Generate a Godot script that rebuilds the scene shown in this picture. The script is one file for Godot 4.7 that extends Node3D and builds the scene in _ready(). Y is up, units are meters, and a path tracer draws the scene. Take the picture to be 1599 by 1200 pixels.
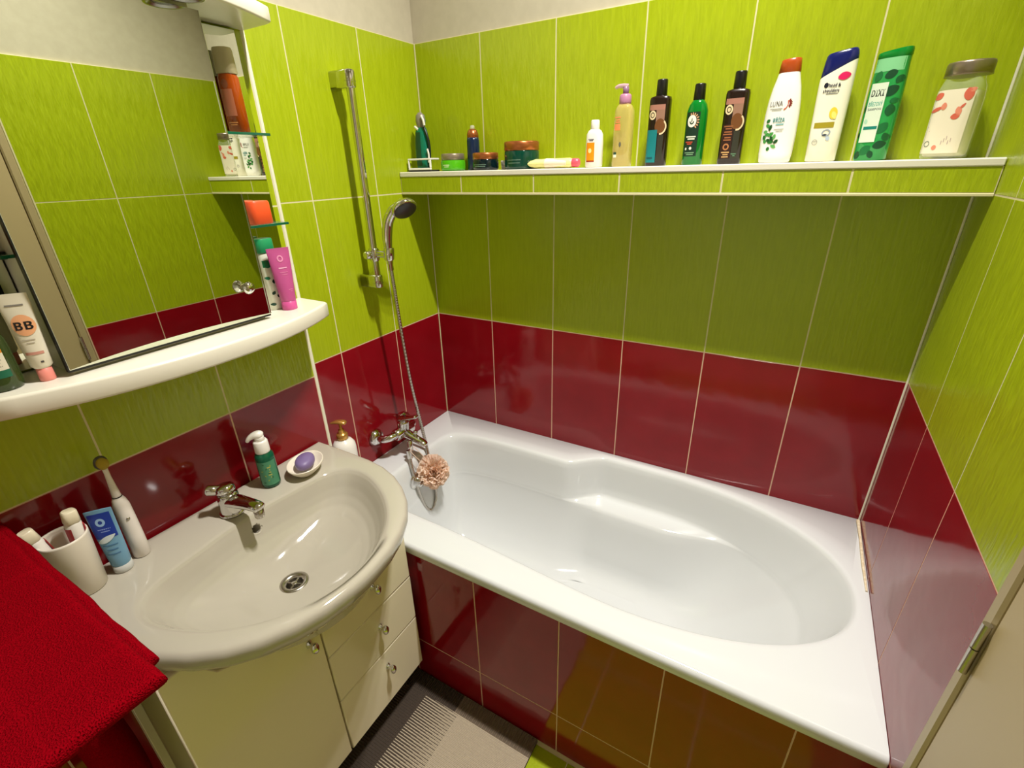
extends Node3D
# A small lime and burgundy tiled bathroom. x runs along the back wall, z out from it, y up.
# Heights are given relative to the line where the burgundy tiles meet the lime ones, 1.02 m above the floor.
const DATUM := 1.02
const ROOM_W := 1.5
const ROOM_D := 2.3
const ROOM_H := 3.0
const FURRED := 0.0816      # face of the furred-out wall behind the washbasin
var M := {}
var used := {}
var rng := RandomNumberGenerator.new()

func _ready():
	rng.seed = 7
	# ---------------------------------------------------------------- camera, sky, light, exposure
	var cam := Camera3D.new()
	cam.name = "camera"
	cam.fov = 77.93
	cam.near = 0.02
	cam.position = V(1.1857, 0.5218, 1.448)
	cam.rotation = Vector3(-0.4276, 0.5327, -0.0271)
	add_child(cam)
	cam.current = true
	var we := WorldEnvironment.new()
	we.name = "world"
	var env := Environment.new()
	env.background_mode = Environment.BG_COLOR
	env.background_color = Color(0.02, 0.02, 0.02)
	env.tonemap_mode = Environment.TONE_MAPPER_LINEAR
	env.tonemap_exposure = 0.5
	env.sdfgi_enabled = true
	env.ssao_enabled = true
	env.ssil_enabled = true
	we.environment = env
	add_child(we)
	materials()
	ceiling_lamp(Vector3(1.08, ROOM_H, 0.565))
	# ---------------------------------------------------------------- structure
	room()
	# ---------------------------------------------------------------- large objects
	bathtub()
	ledge()
	vanity()
	basin()
	mirror_cabinet()
	towel_and_rack()
	rug()
	# ---------------------------------------------------------------- fittings
	shower()
	bath_mixer()
	basin_tap()
	# ---------------------------------------------------------------- small things
	ledge_things()
	basin_things()
	cabinet_things()

# ==================================================================== helpers
func V(x: float, y: float, z: float) -> Vector3:
	return Vector3(x, y + DATUM, z)

func numbered(called: String) -> String:
	var k = used.get(called, 0)
	used[called] = k + 1
	return called if k == 0 else "%s_%03d" % [called, k]

func thing(called: String, label: String, category: String, at := Vector3.ZERO, turn := 0.0, group := "") -> Node3D:
	var o := Node3D.new()
	o.name = numbered(called)
	add_child(o)
	o.position = at
	o.rotation.y = turn
	o.set_meta("label", label)
	o.set_meta("category", category)
	if group != "":
		o.set_meta("group", group)
	return o

func structure(called: String) -> Node3D:
	var o := Node3D.new()
	o.name = called
	add_child(o)
	o.set_meta("kind", "structure")
	return o

func part(called: String, mesh: Mesh, m: Material, parent: Node3D, at := Vector3.ZERO, b := Basis.IDENTITY) -> MeshInstance3D:
	var o := MeshInstance3D.new()
	o.name = called
	o.mesh = mesh
	o.material_override = m
	parent.add_child(o, true)
	o.transform = Transform3D(b, at)
	o.cast_shadow = GeometryInstance3D.SHADOW_CASTING_SETTING_ON
	return o

func done(st: SurfaceTool) -> ArrayMesh:
	st.generate_normals()
	return st.commit()

func tri(st: SurfaceTool, a: Vector3, b: Vector3, c: Vector3):
	st.add_vertex(a); st.add_vertex(b); st.add_vertex(c)

func quad(st: SurfaceTool, a: Vector3, b: Vector3, c: Vector3, d: Vector3):
	tri(st, a, b, c); tri(st, a, c, d)

func begin(smooth := true) -> SurfaceTool:
	var st := SurfaceTool.new()
	st.begin(Mesh.PRIMITIVE_TRIANGLES)
	st.set_smooth_group(0 if smooth else -1)
	return st

# a box with chamfered edges, from corner lo to corner hi
func add_box(st: SurfaceTool, lo: Vector3, hi: Vector3, c := 0.002):
	var ctr := (lo + hi) * 0.5
	var h := (hi - lo) * 0.5
	c = min(c, min(h.x, min(h.y, h.z)) * 0.9)
	st.set_smooth_group(-1)
	var P := func(sx, sy, sz, ax):   # corner vertex lying on the face of axis ax
		var v := Vector3(sx * h.x, sy * h.y, sz * h.z)
		for k in 3:
			if k != ax:
				v[k] -= c * [sx, sy, sz][k]
		return ctr + v
	for s in [-1, 1]:
		var q = [[s, -1, -1], [s, 1, -1], [s, 1, 1], [s, -1, 1]]
		face(st, q.map(func(e): return P.call(e[0], e[1], e[2], 0)), ctr)
		q = [[-1, s, -1], [-1, s, 1], [1, s, 1], [1, s, -1]]
		face(st, q.map(func(e): return P.call(e[0], e[1], e[2], 1)), ctr)
		q = [[-1, -1, s], [1, -1, s], [1, 1, s], [-1, 1, s]]
		face(st, q.map(func(e): return P.call(e[0], e[1], e[2], 2)), ctr)
	for a in [-1, 1]:
		for b in [-1, 1]:
			face(st, [P.call(a, b, -1, 0), P.call(a, b, 1, 0), P.call(a, b, 1, 1), P.call(a, b, -1, 1)], ctr)
			face(st, [P.call(a, -1, b, 0), P.call(a, 1, b, 0), P.call(a, 1, b, 2), P.call(a, -1, b, 2)], ctr)
			face(st, [P.call(-1, a, b, 1), P.call(1, a, b, 1), P.call(1, a, b, 2), P.call(-1, a, b, 2)], ctr)
			for d in [-1, 1]:
				face(st, [P.call(a, b, d, 0), P.call(a, b, d, 1), P.call(a, b, d, 2)], ctr)

# a convex face turned outwards from ctr
func face(st: SurfaceTool, p: Array, ctr: Vector3):
	var n: Vector3 = (p[1] - p[0]).cross(p[2] - p[0])
	if n.dot(p[0] - ctr) > 0:
		p.reverse()
	for k in range(1, p.size() - 1):
		tri(st, p[0], p[k], p[k + 1])

func box(lo: Vector3, hi: Vector3, c := 0.002) -> ArrayMesh:
	var st := begin(false)
	add_box(st, lo, hi, c)
	return done(st)

# surface through a stack of closed rings (all the same point count); rings run so that the outside faces out
func add_loft(st: SurfaceTool, rings: Array, cap_first := true, cap_last := true, flip := false):
	st.set_smooth_group(0)
	var n: int = rings[0].size()
	for i in rings.size() - 1:
		var A = rings[i]
		var B = rings[i + 1]
		for j in n:
			var k := (j + 1) % n
			if flip:
				quad(st, A[j], B[j], B[k], A[k])
			else:
				quad(st, A[j], A[k], B[k], B[j])
	for e in 2:
		if (e == 0 and cap_first) or (e == 1 and cap_last):
			var r = rings[0] if e == 0 else rings[-1]
			var c := Vector3.ZERO
			for p in r:
				c += p
			c /= n
			st.set_smooth_group(1 + e)
			for j in n:
				var k := (j + 1) % n
				if (e == 0) != flip:
					tri(st, c, r[k], r[j])
				else:
					tri(st, c, r[j], r[k])
	st.set_smooth_group(0)

# turned shape about the y axis: profile of [radius, height] from the bottom up
func add_lathe(st: SurfaceTool, prof: Array, n := 32, at := Vector3.ZERO, b := Basis.IDENTITY):
	var rings := []
	for p in prof:
		var r := []
		for j in n:
			var a := TAU * j / n
			r.append(at + b * Vector3(cos(a) * p[0], p[1], sin(a) * p[0]))
		rings.append(r)
	add_loft(st, rings, true, true, false)

func lathe(prof: Array, n := 32) -> ArrayMesh:
	var st := begin()
	add_lathe(st, prof, n)
	return done(st)

# tube along points; radius may be one value or one per point; flat squashes it along one axis
func add_tube(st: SurfaceTool, pts: Array, rad, n := 12, squash := 1.0, side := Vector3.ZERO):
	var rings := []
	var prev := Vector3.ZERO
	for i in pts.size():
		var t: Vector3 = (pts[min(i + 1, pts.size() - 1)] - pts[max(i - 1, 0)]).normalized()
		var u: Vector3
		if side != Vector3.ZERO:
			u = (side - t * side.dot(t)).normalized()
		elif i == 0:
			u = t.cross(Vector3.UP if abs(t.y) < 0.9 else Vector3.RIGHT).normalized()
		else:
			u = (prev - t * prev.dot(t)).normalized()
		prev = u
		var w := t.cross(u)
		var r: float = rad[i] if rad is Array else rad
		var ring := []
		for j in n:
			var a := TAU * j / n
			ring.append(pts[i] + (u * cos(a) + w * sin(a) * squash) * r)
		rings.append(ring)
	add_loft(st, rings, true, true, true)

func tube(pts: Array, rad, n := 12, squash := 1.0, side := Vector3.ZERO) -> ArrayMesh:
	var st := begin()
	add_tube(st, pts, rad, n, squash, side)
	return done(st)

# smooth curve through points
func curve(pts: Array, per := 8) -> Array:
	var out := []
	for i in pts.size() - 1:
		var p0 = pts[max(i - 1, 0)]
		var p3 = pts[min(i + 2, pts.size() - 1)]
		for k in per:
			out.append(pts[i].cubic_interpolate(pts[i + 1], p0, p3, float(k) / per))
	out.append(pts[-1])
	return out

# flat outline in the x-z plane pushed up from y0 to y1, edges rounded by c
func slab(poly: Array, y0: float, y1: float, c := 0.003) -> ArrayMesh:
	var st := begin()
	var pp := PackedVector2Array(poly)
	if not Geometry2D.is_polygon_clockwise(pp):
		pp.reverse()
	var rings := []
	for e in [[-c, y0], [-c * 0.3, y0 + c * 0.3], [0.0, y0 + c], [0.0, y1 - c], [-c * 0.3, y1 - c * 0.3], [-c, y1]]:
		var ring := []
		var n := pp.size()
		for j in n:
			var a := pp[(j + n - 1) % n]
			var b := pp[j]
			var d := pp[(j + 1) % n]
			var nrm := ((b - a).normalized() + (d - b).normalized()).normalized().orthogonal()
			var q: Vector2 = b - nrm * e[0]
			ring.append(Vector3(q.x, e[1], q.y))
		rings.append(ring)
	add_loft(st, rings, false, false, false)
	var idx := Geometry2D.triangulate_polygon(pp)
	for e in 2:
		var r = rings[0] if e == 0 else rings[-1]
		st.set_smooth_group(1 + e)
		for k in range(0, idx.size(), 3):
			var a = r[idx[k]]
			var b = r[idx[k + 1]]
			var d = r[idx[k + 2]]
			if ((b - a).cross(d - a).y > 0) == (e == 1):
				tri(st, a, d, b)
			else:
				tri(st, a, b, d)
	return done(st)

# ==================================================================== materials
func mat(called: String, col: Color, rough := 0.5, metal := 0.0) -> StandardMaterial3D:
	var m := StandardMaterial3D.new()
	m.albedo_color = col
	m.roughness = rough
	m.metallic = metal
	M[called] = m
	return m

func rgb(r: int, g: int, b: int) -> Color:
	return Color(r / 255.0, g / 255.0, b / 255.0)

func noise_image(size: int, freq: float, seed_: int, octaves := 4) -> Image:
	var n := FastNoiseLite.new()
	n.seed = seed_
	n.noise_type = FastNoiseLite.TYPE_SIMPLEX_SMOOTH
	n.frequency = freq
	n.fractal_octaves = octaves
	var im := n.get_seamless_image(size, size)
	im.convert(Image.FORMAT_RGBA8)
	return im

func tinted(im: Image, a: Color, b: Color) -> ImageTexture:
	var o := Image.create(im.get_width(), im.get_height(), true, Image.FORMAT_RGB8)
	for y in im.get_height():
		for x in im.get_width():
			o.set_pixel(x, y, a.lerp(b, im.get_pixel(x, y).r))
	o.generate_mipmaps()
	return ImageTexture.create_from_image(o)

func relief(im: Image, strength: float) -> ImageTexture:
	var o: Image = im.duplicate()
	o.bump_map_to_normal_map(strength)
	o.generate_mipmaps()
	return ImageTexture.create_from_image(o)

func triplanar(m: StandardMaterial3D, s: Vector3):
	m.uv1_triplanar = true
	m.uv1_world_triplanar = true
	m.uv1_scale = s

func materials():
	var streak := noise_image(512, 0.02, 3, 4)
	var lime := mat("lime", Color.WHITE, 0.24)
	lime.albedo_texture = tinted(streak, rgb(154, 170, 16), rgb(166, 181, 28))
	lime.normal_enabled = true
	lime.normal_texture = relief(streak, 4.0)
	lime.normal_scale = 0.35
	triplanar(lime, Vector3(11.0, 0.75, 11.0))
	var cloud := noise_image(256, 0.012, 9, 3)
	var red := mat("burgundy", Color.WHITE, 0.1)
	red.albedo_texture = tinted(cloud, rgb(126, 9, 19), rgb(136, 14, 25))
	red.normal_enabled = true
	red.normal_texture = relief(cloud, 2.0)
	red.normal_scale = 0.12
	triplanar(red, Vector3(2.2, 2.2, 2.2))
	mat("grout", rgb(214, 205, 160), 0.8)
	mat("grout_red", rgb(214, 178, 150), 0.8)
	mat("profile", rgb(232, 228, 205), 0.4)
	var pl := mat("plaster", Color.WHITE, 0.9)
	pl.albedo_texture = tinted(noise_image(256, 0.03, 5), rgb(188, 180, 158), rgb(196, 188, 166))
	triplanar(pl, Vector3(3, 3, 3))
	var cp := mat("ceiling_paint", Color.WHITE, 0.9)
	cp.albedo_texture = tinted(noise_image(128, 0.05, 6), rgb(236, 233, 226), rgb(242, 240, 234))
	triplanar(cp, Vector3(3, 3, 3))
	mat("acrylic", rgb(216, 218, 218), 0.1)
	mat("ceramic", rgb(180, 173, 158), 0.06)
	mat("lacquer", rgb(236, 226, 196), 0.16)
	mat("console_white", rgb(230, 224, 208), 0.25)
	mat("chrome", rgb(214, 212, 210), 0.07, 1.0)
	mat("chrome_satin", rgb(190, 184, 176), 0.25, 1.0)
	mat("mirror", rgb(216, 220, 208), 0.0, 1.0)
	mat("black", rgb(10, 9, 9), 0.35)
	mat("rubber", rgb(22, 20, 20), 0.7)
	mat("white_plastic", rgb(236, 232, 224), 0.3)
	mat("door_paint", rgb(186, 166, 126), 0.42)
	mat("frame_paint", rgb(176, 158, 120), 0.4)
	var gl := mat("glass", Color(0.55, 0.85, 0.7, 0.22), 0.0)
	gl.transparency = BaseMaterial3D.TRANSPARENCY_ALPHA
	mat("glass_edge", rgb(20, 92, 62), 0.08)

# ==================================================================== lamp
func ceiling_lamp(at: Vector3):
	var t := thing("ceiling_lamp", "white ceiling lamp with three small downward spots over the bathtub", "lamp", at)
	part("canopy", lathe([[0.0, -0.03], [0.07, -0.03], [0.09, -0.022], [0.095, 0.0], [0.0, 0.0]], 40), mat("lamp_white", rgb(235, 233, 228), 0.4), t)
	part("rail", box(Vector3(-0.13, -0.045, -0.012), Vector3(0.13, -0.03, 0.012), 0.003), M.lamp_white, t)
	var glow := mat("bulb", rgb(255, 240, 215), 0.5)
	glow.emission_enabled = true
	glow.emission = rgb(255, 232, 200)
	glow.emission_energy_multiplier = 5.0
	for k in 3:
		var x := (k - 1) * 0.085
		var s := part("spot_housing", lathe([[0.012, -0.045], [0.020, -0.06], [0.027, -0.085], [0.030, -0.108], [0.028, -0.108], [0.024, -0.085], [0.0, -0.08]], 28), M.lamp_white, t, Vector3(x, 0, 0))
		part("bulb", lathe([[0.0, -0.112], [0.024, -0.110], [0.0265, -0.106], [0.0, -0.105]], 24), glow, s)
		var l := SpotLight3D.new()
		l.name = "spot_light"
		l.light_color = Color(1.0, 0.985, 0.96)
		l.light_energy = 4.6
		l.light_size = 0.024
		l.spot_angle = 64.0
		l.spot_angle_attenuation = 1.0
		l.spot_range = 8.0
		l.spot_attenuation = 2.0
		l.shadow_enabled = true
		t.add_child(l, true)
		l.position = Vector3(x, -0.116, 0)
		l.basis = Basis(Vector3.RIGHT, -0.17) * Basis(Vector3.BACK, -0.25) * Basis(Vector3.RIGHT, -PI / 2)

# ==================================================================== room shell
var tile_meshes := {}
func tile_mesh(w: float, h: float) -> ArrayMesh:
	var key := "%.4f_%.4f" % [w, h]
	if not tile_meshes.has(key):
		tile_meshes[key] = box(Vector3(-w / 2, -h / 2, -0.007), Vector3(w / 2, h / 2, 0.0), 0.0005)
	return tile_meshes[key]

# tiles on a wall plane: o is the point u = 0, v = 0 of the tile faces
func tiles(parent: Node3D, o: Vector3, u: Vector3, us: Array, rows: Array, gap := 0.003):
	var n := u.cross(Vector3.UP)
	for r in rows:     # [v0, v1, material]
		for i in us.size() - 1:
			var w: float = us[i + 1] - us[i] - gap
			var h: float = r[1] - r[0] - gap
			var at: Vector3 = o + u * ((us[i] + us[i + 1]) / 2) + Vector3.UP * ((r[0] + r[1]) / 2)
			var jig := rng.randf_range(0.0, 0.0002)
			part("tile", tile_mesh(w, h), M[r[2]], parent, at + n * jig, Basis(u, Vector3.UP, n))

func slab_part(called: String, lo: Vector3, hi: Vector3, m: String, parent: Node3D, c := 0.001) -> MeshInstance3D:
	return part(called, box(lo, hi, c), M[m], parent)

func room():
	var T := DATUM + 0.892        # top of the tiling
	var rows := [[DATUM - 0.447, DATUM, "burgundy"], [DATUM, DATUM + 0.4513, "lime"], [DATUM + 0.4513, T, "lime"]]
	# back wall
	var wb := structure("wall_back")
	slab_part("masonry", Vector3(-0.12, 0, -0.12), Vector3(ROOM_W + 0.12, ROOM_H, -0.0075), "plaster", wb)
	slab_part("grout", Vector3(0, 0, -0.0075), Vector3(ROOM_W, DATUM, -0.0002), "grout_red", wb, 0.0005)
	slab_part("grout", Vector3(0, DATUM, -0.0075), Vector3(ROOM_W, T, -0.0002), "grout", wb, 0.0005)
	tiles(wb, Vector3.ZERO, Vector3.RIGHT, [0, 0.252, 0.504, 0.756, 1.008, 1.26, 1.5], rows)
	# left wall, with the furred-out part behind the washbasin
	var wl := structure("wall_left")
	slab_part("masonry", Vector3(-0.12, 0, -0.0075), Vector3(-0.0075, ROOM_H, ROOM_D), "plaster", wl)
	slab_part("grout", Vector3(-0.0075, 0, 0), Vector3(-0.0002, DATUM, 0.668), "grout_red", wl, 0.0005)
	slab_part("grout", Vector3(-0.0075, DATUM, 0), Vector3(-0.0002, T, 0.668), "grout", wl, 0.0005)
	tiles(wl, Vector3(0, 0, 0), Vector3.FORWARD, [-0.668, -0.499, -0.248, 0.0], rows)
	slab_part("furring", Vector3(-0.0075, 0.60, 0.663), Vector3(FURRED - 0.0075, T - 0.002, 0.74), "plaster", wl)
	slab_part("furring", Vector3(-0.0075, 0, 0.74), Vector3(FURRED - 0.0075, T - 0.002, ROOM_D), "plaster", wl)
	slab_part("grout", Vector3(FURRED - 0.0075, 0, 0.74), Vector3(FURRED - 0.0002, DATUM, ROOM_D), "grout_red", wl, 0.0005)
	slab_part("grout", Vector3(FURRED - 0.0075, 0.6, 0.664), Vector3(FURRED - 0.0002, DATUM, 0.74), "grout_red", wl, 0.0005)
	slab_part("grout", Vector3(FURRED - 0.0075, DATUM, 0.664), Vector3(FURRED - 0.0002, T, ROOM_D), "grout", wl, 0.0005)
	var ju := [-2.18, -1.928, -1.676, -1.424, -1.171, -0.916, -0.668]
	tiles(wl, Vector3(FURRED, 0, 0), Vector3.FORWARD, ju, rows)
	tiles(wl, Vector3(FURRED, 0, 0), Vector3.FORWARD, ju.slice(0, 6), [[0.12, DATUM - 0.447, "burgundy"], [0.0, 0.12, "burgundy"]])
	# white corner profile on the furred wall, white joint in the corners
	var tr := structure("trim_1")
	part("edge_profile", tube([V(FURRED - 0.004, -0.43, 0.664), V(FURRED - 0.004, 0.892, 0.664)], 0.0062, 12), M.profile, tr)
	tr = structure("trim_2")
	part("corner_joint", box(V(0, -0.44, 0), V(0.004, 0.892, 0.004), 0.0015), M.grout, tr)
	tr = structure("trim_3")
	part("corner_joint", box(V(ROOM_W - 0.005, -0.44, 0), V(ROOM_W, 0.892, 0.005), 0.0015), M.profile, tr)
	# right wall with the door in it
	var wr := structure("wall_right")
	slab_part("masonry", Vector3(ROOM_W + 0.0075, 0, -0.0075), Vector3(ROOM_W + 0.14, ROOM_H, 0.757), "plaster", wr)
	slab_part("masonry", Vector3(ROOM_W + 0.0075, 2.03, 0.757), Vector3(ROOM_W + 0.14, ROOM_H, 1.62), "plaster", wr)
	slab_part("masonry", Vector3(ROOM_W + 0.0075, 0, 1.62), Vector3(ROOM_W + 0.14, ROOM_H, ROOM_D), "plaster", wr)
	slab_part("grout", Vector3(ROOM_W + 0.0002, 0, 0), Vector3(ROOM_W + 0.0075, DATUM, 0.755), "grout_red", wr, 0.0005)
	slab_part("grout", Vector3(ROOM_W + 0.0002, DATUM, 0), Vector3(ROOM_W + 0.0075, T, 0.755), "grout", wr, 0.0005)
	tiles(wr, Vector3(ROOM_W, 0, 0), Vector3.BACK, [0.0, 0.2545, 0.504, 0.752], rows + [[0.12, DATUM - 0.447, "burgundy"]])
	var dr := structure("door_1")
	for zz in [[0.757, 0.782], [1.595, 1.62]]:
		slab_part("door_frame", Vector3(ROOM_W - 0.006, 0, zz[0]), Vector3(ROOM_W + 0.1, 2.03, zz[1]), "frame_paint", dr, 0.004)
	slab_part("door_frame", Vector3(ROOM_W - 0.006, 2.0, 0.782), Vector3(ROOM_W + 0.1, 2.03, 1.595), "frame_paint", dr, 0.004)
	slab_part("door_leaf", Vector3(ROOM_W - 0.003, 0.008, 0.785), Vector3(ROOM_W + 0.037, 1.998, 1.592), "door_paint", dr, 0.003)
	for y in [0.25, 0.905, 1.73]:
		part("hinge", tube([Vector3(ROOM_W - 0.010, y, 0.783), Vector3(ROOM_W - 0.010, y + 0.045, 0.783)], 0.0052, 14), M.chrome_satin, dr)
		part("hinge", tube([Vector3(ROOM_W - 0.010, y + 0.047, 0.783), Vector3(ROOM_W - 0.010, y + 0.09, 0.783)], 0.0052, 14), M.chrome_satin, dr)
	part("door_handle", tube(curve([Vector3(ROOM_W - 0.003, 1.05, 1.54), Vector3(ROOM_W - 0.05, 1.05, 1.54), Vector3(ROOM_W - 0.055, 1.05, 1.53), Vector3(ROOM_W - 0.055, 1.05, 1.43)], 5), 0.009, 12), M.chrome_satin, dr)
	# wall behind the camera
	var wf := structure("wall_front")
	slab_part("masonry", Vector3(-0.12, 0, ROOM_D), Vector3(ROOM_W + 0.14, ROOM_H, ROOM_D + 0.12), "ceiling_paint", wf)
	# ceiling and floor
	var ce := structure("ceiling")
	slab_part("plaster", Vector3(-0.12, ROOM_H, -0.12), Vector3(ROOM_W + 0.14, ROOM_H + 0.12, ROOM_D + 0.12), "ceiling_paint", ce)
	var fl := structure("floor")
	slab_part("screed", Vector3(-0.12, -0.12, -0.12), Vector3(ROOM_W + 0.14, -0.0015, ROOM_D + 0.12), "grout", fl)
	var tm := box(Vector3(-0.1485, -0.01, -0.1485), Vector3(0.1485, 0.0, 0.1485), 0.0012)
	for i in 5:
		for j in 6:
			var p := Vector3(0.15 + i * 0.3, 0, 0.86 + j * 0.3)
			if p.z < ROOM_D:
				part("tile", tm, M.lime, fl, p)

# ==================================================================== bathtub
# half width of the tub opening at x; narrow by the taps, wide at the head end, with an armrest taken out of the wide part lower down
func tub_half(x: float, p: Array, front: bool) -> float:
	var xl: float = p[1]
	var xr: float = p[2]
	var xm := 0.93
	var w: float
	if front:
		w = lerp(0.262, 0.292, smoothstep(0.40, 1.0, x)) - p[3]
	else:
		w = lerp(0.230, 0.315, smoothstep(0.61, 0.75, x)) - p[3]
	var arm: float = smoothstep(0.61, 0.76, x) * (1.0 - smoothstep(0.96, 1.24, x))
	w -= arm * p[4] * (0.35 if front else 1.0)
	var f: float
	if x < xm:
		var u: float = clamp((xm - x) / (xm - xl), 0, 1)
		f = pow(max(0.0, 1.0 - pow(u, p[5])), 1.0 / p[5])
	else:
		var u: float = clamp((x - xm) / (xr - xm), 0, 1)
		f = pow(max(0.0, 1.0 - pow(u, 2.15)), 1.0 / 2.15)
	return w * f

# p: [depth below the rim, left end, right end, inset of the sides, armrest width, squareness of the tap end]
func tub_ring(top: float, p: Array) -> Array:
	var r := []
	var N := 120
	for s in 2:
		for k in N:
			var a := PI * k / N
			var x: float = p[1] + (p[2] - p[1]) * (0.5 - 0.5 * cos(a))
			if s == 1:
				x = p[2] - (x - p[1])
			var h := tub_half(x, p, s == 1)
			r.append(V(x, top + p[0], 0.345 + (h if s == 1 else -h)))
	return r

func rect_ring(y: float, x0: float, x1: float, z0: float, z1: float, like: Array) -> Array:
	var r := []
	var N := like.size() / 2
	# spread the points of the rectangle to follow the opening's points
	for k in like.size():
		var p: Vector3 = like[k]
		var t: float = clamp((p.x - 0.14) / (1.455 - 0.14), 0, 1)
		var x: float = lerp(x0, x1, t)
		r.append(V(x, y, z0 if k < N else z1))
	return r

func bathtub():
	var t := thing("bathtub", "white acrylic bathtub with rounded head end and moulded armrests, built in behind burgundy tiles", "bathtub", Vector3.ZERO)
	var top := -0.44
	var R := []
	var like := tub_ring(top, [0.0, 0.115, 1.472, 0.0, 0.0, 9.0])
	var x1 := ROOM_W - 0.001
	var z1 := 0.712
	R.append(rect_ring(top - 0.034, 0.004, x1 - 0.002, 0.003, z1 - 0.03, like))
	R.append(rect_ring(top - 0.034, 0.002, x1, 0.001, z1 - 0.003, like))
	R.append(rect_ring(top - 0.030, 0.002, x1, 0.001, z1, like))
	R.append(rect_ring(top - 0.010, 0.002, x1, 0.001, z1, like))
	R.append(rect_ring(top - 0.003, 0.002, x1, 0.001, z1 - 0.003, like))
	R.append(rect_ring(top, 0.002, x1, 0.001, z1 - 0.010, like))
	var prof := [
		[0.000, 0.108, 1.482, -0.008, 0.0, 9.0], [0.000, 0.115, 1.474, 0.0, 0.0, 9.0], [-0.004, 0.121, 1.468, 0.006, 0.0, 9.0], [-0.012, 0.126, 1.463, 0.010, 0.0, 8.0],
		[-0.03, 0.131, 1.455, 0.013, 0.0, 8.0], [-0.07, 0.138, 1.436, 0.017, 0.0, 7.0], [-0.11, 0.145, 1.414, 0.022, 0.0, 7.0],
		[-0.138, 0.149, 1.398, 0.026, 0.0, 7.0], [-0.147, 0.151, 1.392, 0.028, 0.004, 7.0], [-0.151, 0.152, 1.390, 0.028, 0.016, 7.0], [-0.1535, 0.153, 1.388, 0.029, 0.064, 7.0],
		[-0.158, 0.154, 1.386, 0.029, 0.074, 7.0], [-0.168, 0.156, 1.376, 0.030, 0.078, 7.0], [-0.20, 0.163, 1.350, 0.036, 0.080, 6.5], [-0.25, 0.173, 1.305, 0.048, 0.076, 6.0],
		[-0.30, 0.187, 1.255, 0.065, 0.070, 6.0], [-0.34, 0.204, 1.205, 0.084, 0.06, 5.0], [-0.37, 0.228, 1.160, 0.106, 0.045, 4.5], [-0.388, 0.258, 1.115, 0.128, 0.04, 4.0],
		[-0.398, 0.30, 1.06, 0.150, 0.035, 4.0], [-0.402, 0.38, 0.99, 0.185, 0.02, 4.0], [-0.404, 0.52, 0.96, 0.215, 0.0, 3.0]]
	for p in prof:
		R.append(tub_ring(top, p))
	var st := begin()
	add_loft(st, R, false, true, false)
	part("shell", done(st), M.acrylic, t)
	# tiled apron
	var ap := part("apron", box(V(0.0, -DATUM, 0.64), V(ROOM_W, -0.462, 0.6996), 0.0005), M.grout_red, t)
	var us := [0.085, 0.353, 0.606, 0.859, 1.112, 1.364, 1.499]
	for i in us.size() - 1:
		for r in [[0.0, 0.165], [0.165, 0.553]]:
			part("tile", tile_mesh(us[i + 1] - us[i] - 0.003, r[1] - r[0] - 0.003), M.burgundy, ap, Vector3((us[i] + us[i + 1]) / 2, (r[0] + r[1]) / 2, 0.7))
	# overflow knob and drain
	var ov := part("overflow_knob", lathe([[0.0, 0.0], [0.034, 0.0], [0.036, 0.004], [0.03, 0.008], [0.02, 0.010], [0.02, 0.026], [0.017, 0.03], [0.0, 0.03]], 28), M.chrome, t, V(0.139, -0.515, 0.385), Basis(Vector3.BACK, -PI / 2))
	part("grip", box(Vector3(-0.004, 0.028, -0.018), Vector3(0.004, 0.036, 0.018), 0.002), M.chrome, ov)
	part("drain", lathe([[0.0, 0.0], [0.03, 0.0], [0.033, 0.003], [0.028, 0.005], [0.0, 0.004]], 28), M.chrome, t, V(0.30, -0.840, 0.345))
	# old sealant along the right wall
	var sl := thing("sealant_strip", "cracked yellowish sealant strip between bathtub rim and right wall", "sealant", V(1.494, top, 0.0))
	var se := mat("sealant", Color.WHITE, 0.6)
	se.albedo_texture = tinted(noise_image(128, 0.06, 21), rgb(206, 182, 144), rgb(242, 232, 208))
	triplanar(se, Vector3(9, 9, 9))
	part("bead", tube([Vector3(0, 0.002, 0.012), Vector3(0.0, 0.003, 0.1), Vector3(-0.001, 0.002, 0.2), Vector3(0.0, 0.002, 0.30)], [0.005, 0.0036, 0.004, 0.0025], 10), se, sl)

# ==================================================================== tiled ledge on the back wall
func ledge():
	var t := thing("wall_ledge", "long lime tiled ledge with white top running the length of the back wall", "shelf", V(0, 0.45, 0))
	var zf := 0.135
	part("core", box(Vector3(0.001, 0.004, 0.0005), Vector3(ROOM_W - 0.001, 0.052, zf - 0.0004), 0.0005), M.grout, t)
	part("top_board", box(Vector3(0.001, 0.052, 0.0005), Vector3(ROOM_W - 0.001, 0.0665, zf + 0.002), 0.002), M.console_white, t)
	var us := [0.001, 0.247, 0.501, 0.754, 1.006, 1.262, ROOM_W - 0.001]
	for i in us.size() - 1:
		part("tile", tile_mesh(us[i + 1] - us[i] - 0.004, 0.046), M.lime, t, Vector3((us[i] + us[i + 1]) / 2, 0.0285, zf))
	part("edge_strip", box(Vector3(0.001, -0.002, zf - 0.01), Vector3(ROOM_W - 0.001, 0.004, zf + 0.001), 0.001), M.grout, t)
	part("underside", box(Vector3(0.001, -0.001, 0.0005), Vector3(ROOM_W - 0.001, 0.004, zf - 0.01), 0.0005), M.lime, t)

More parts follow.
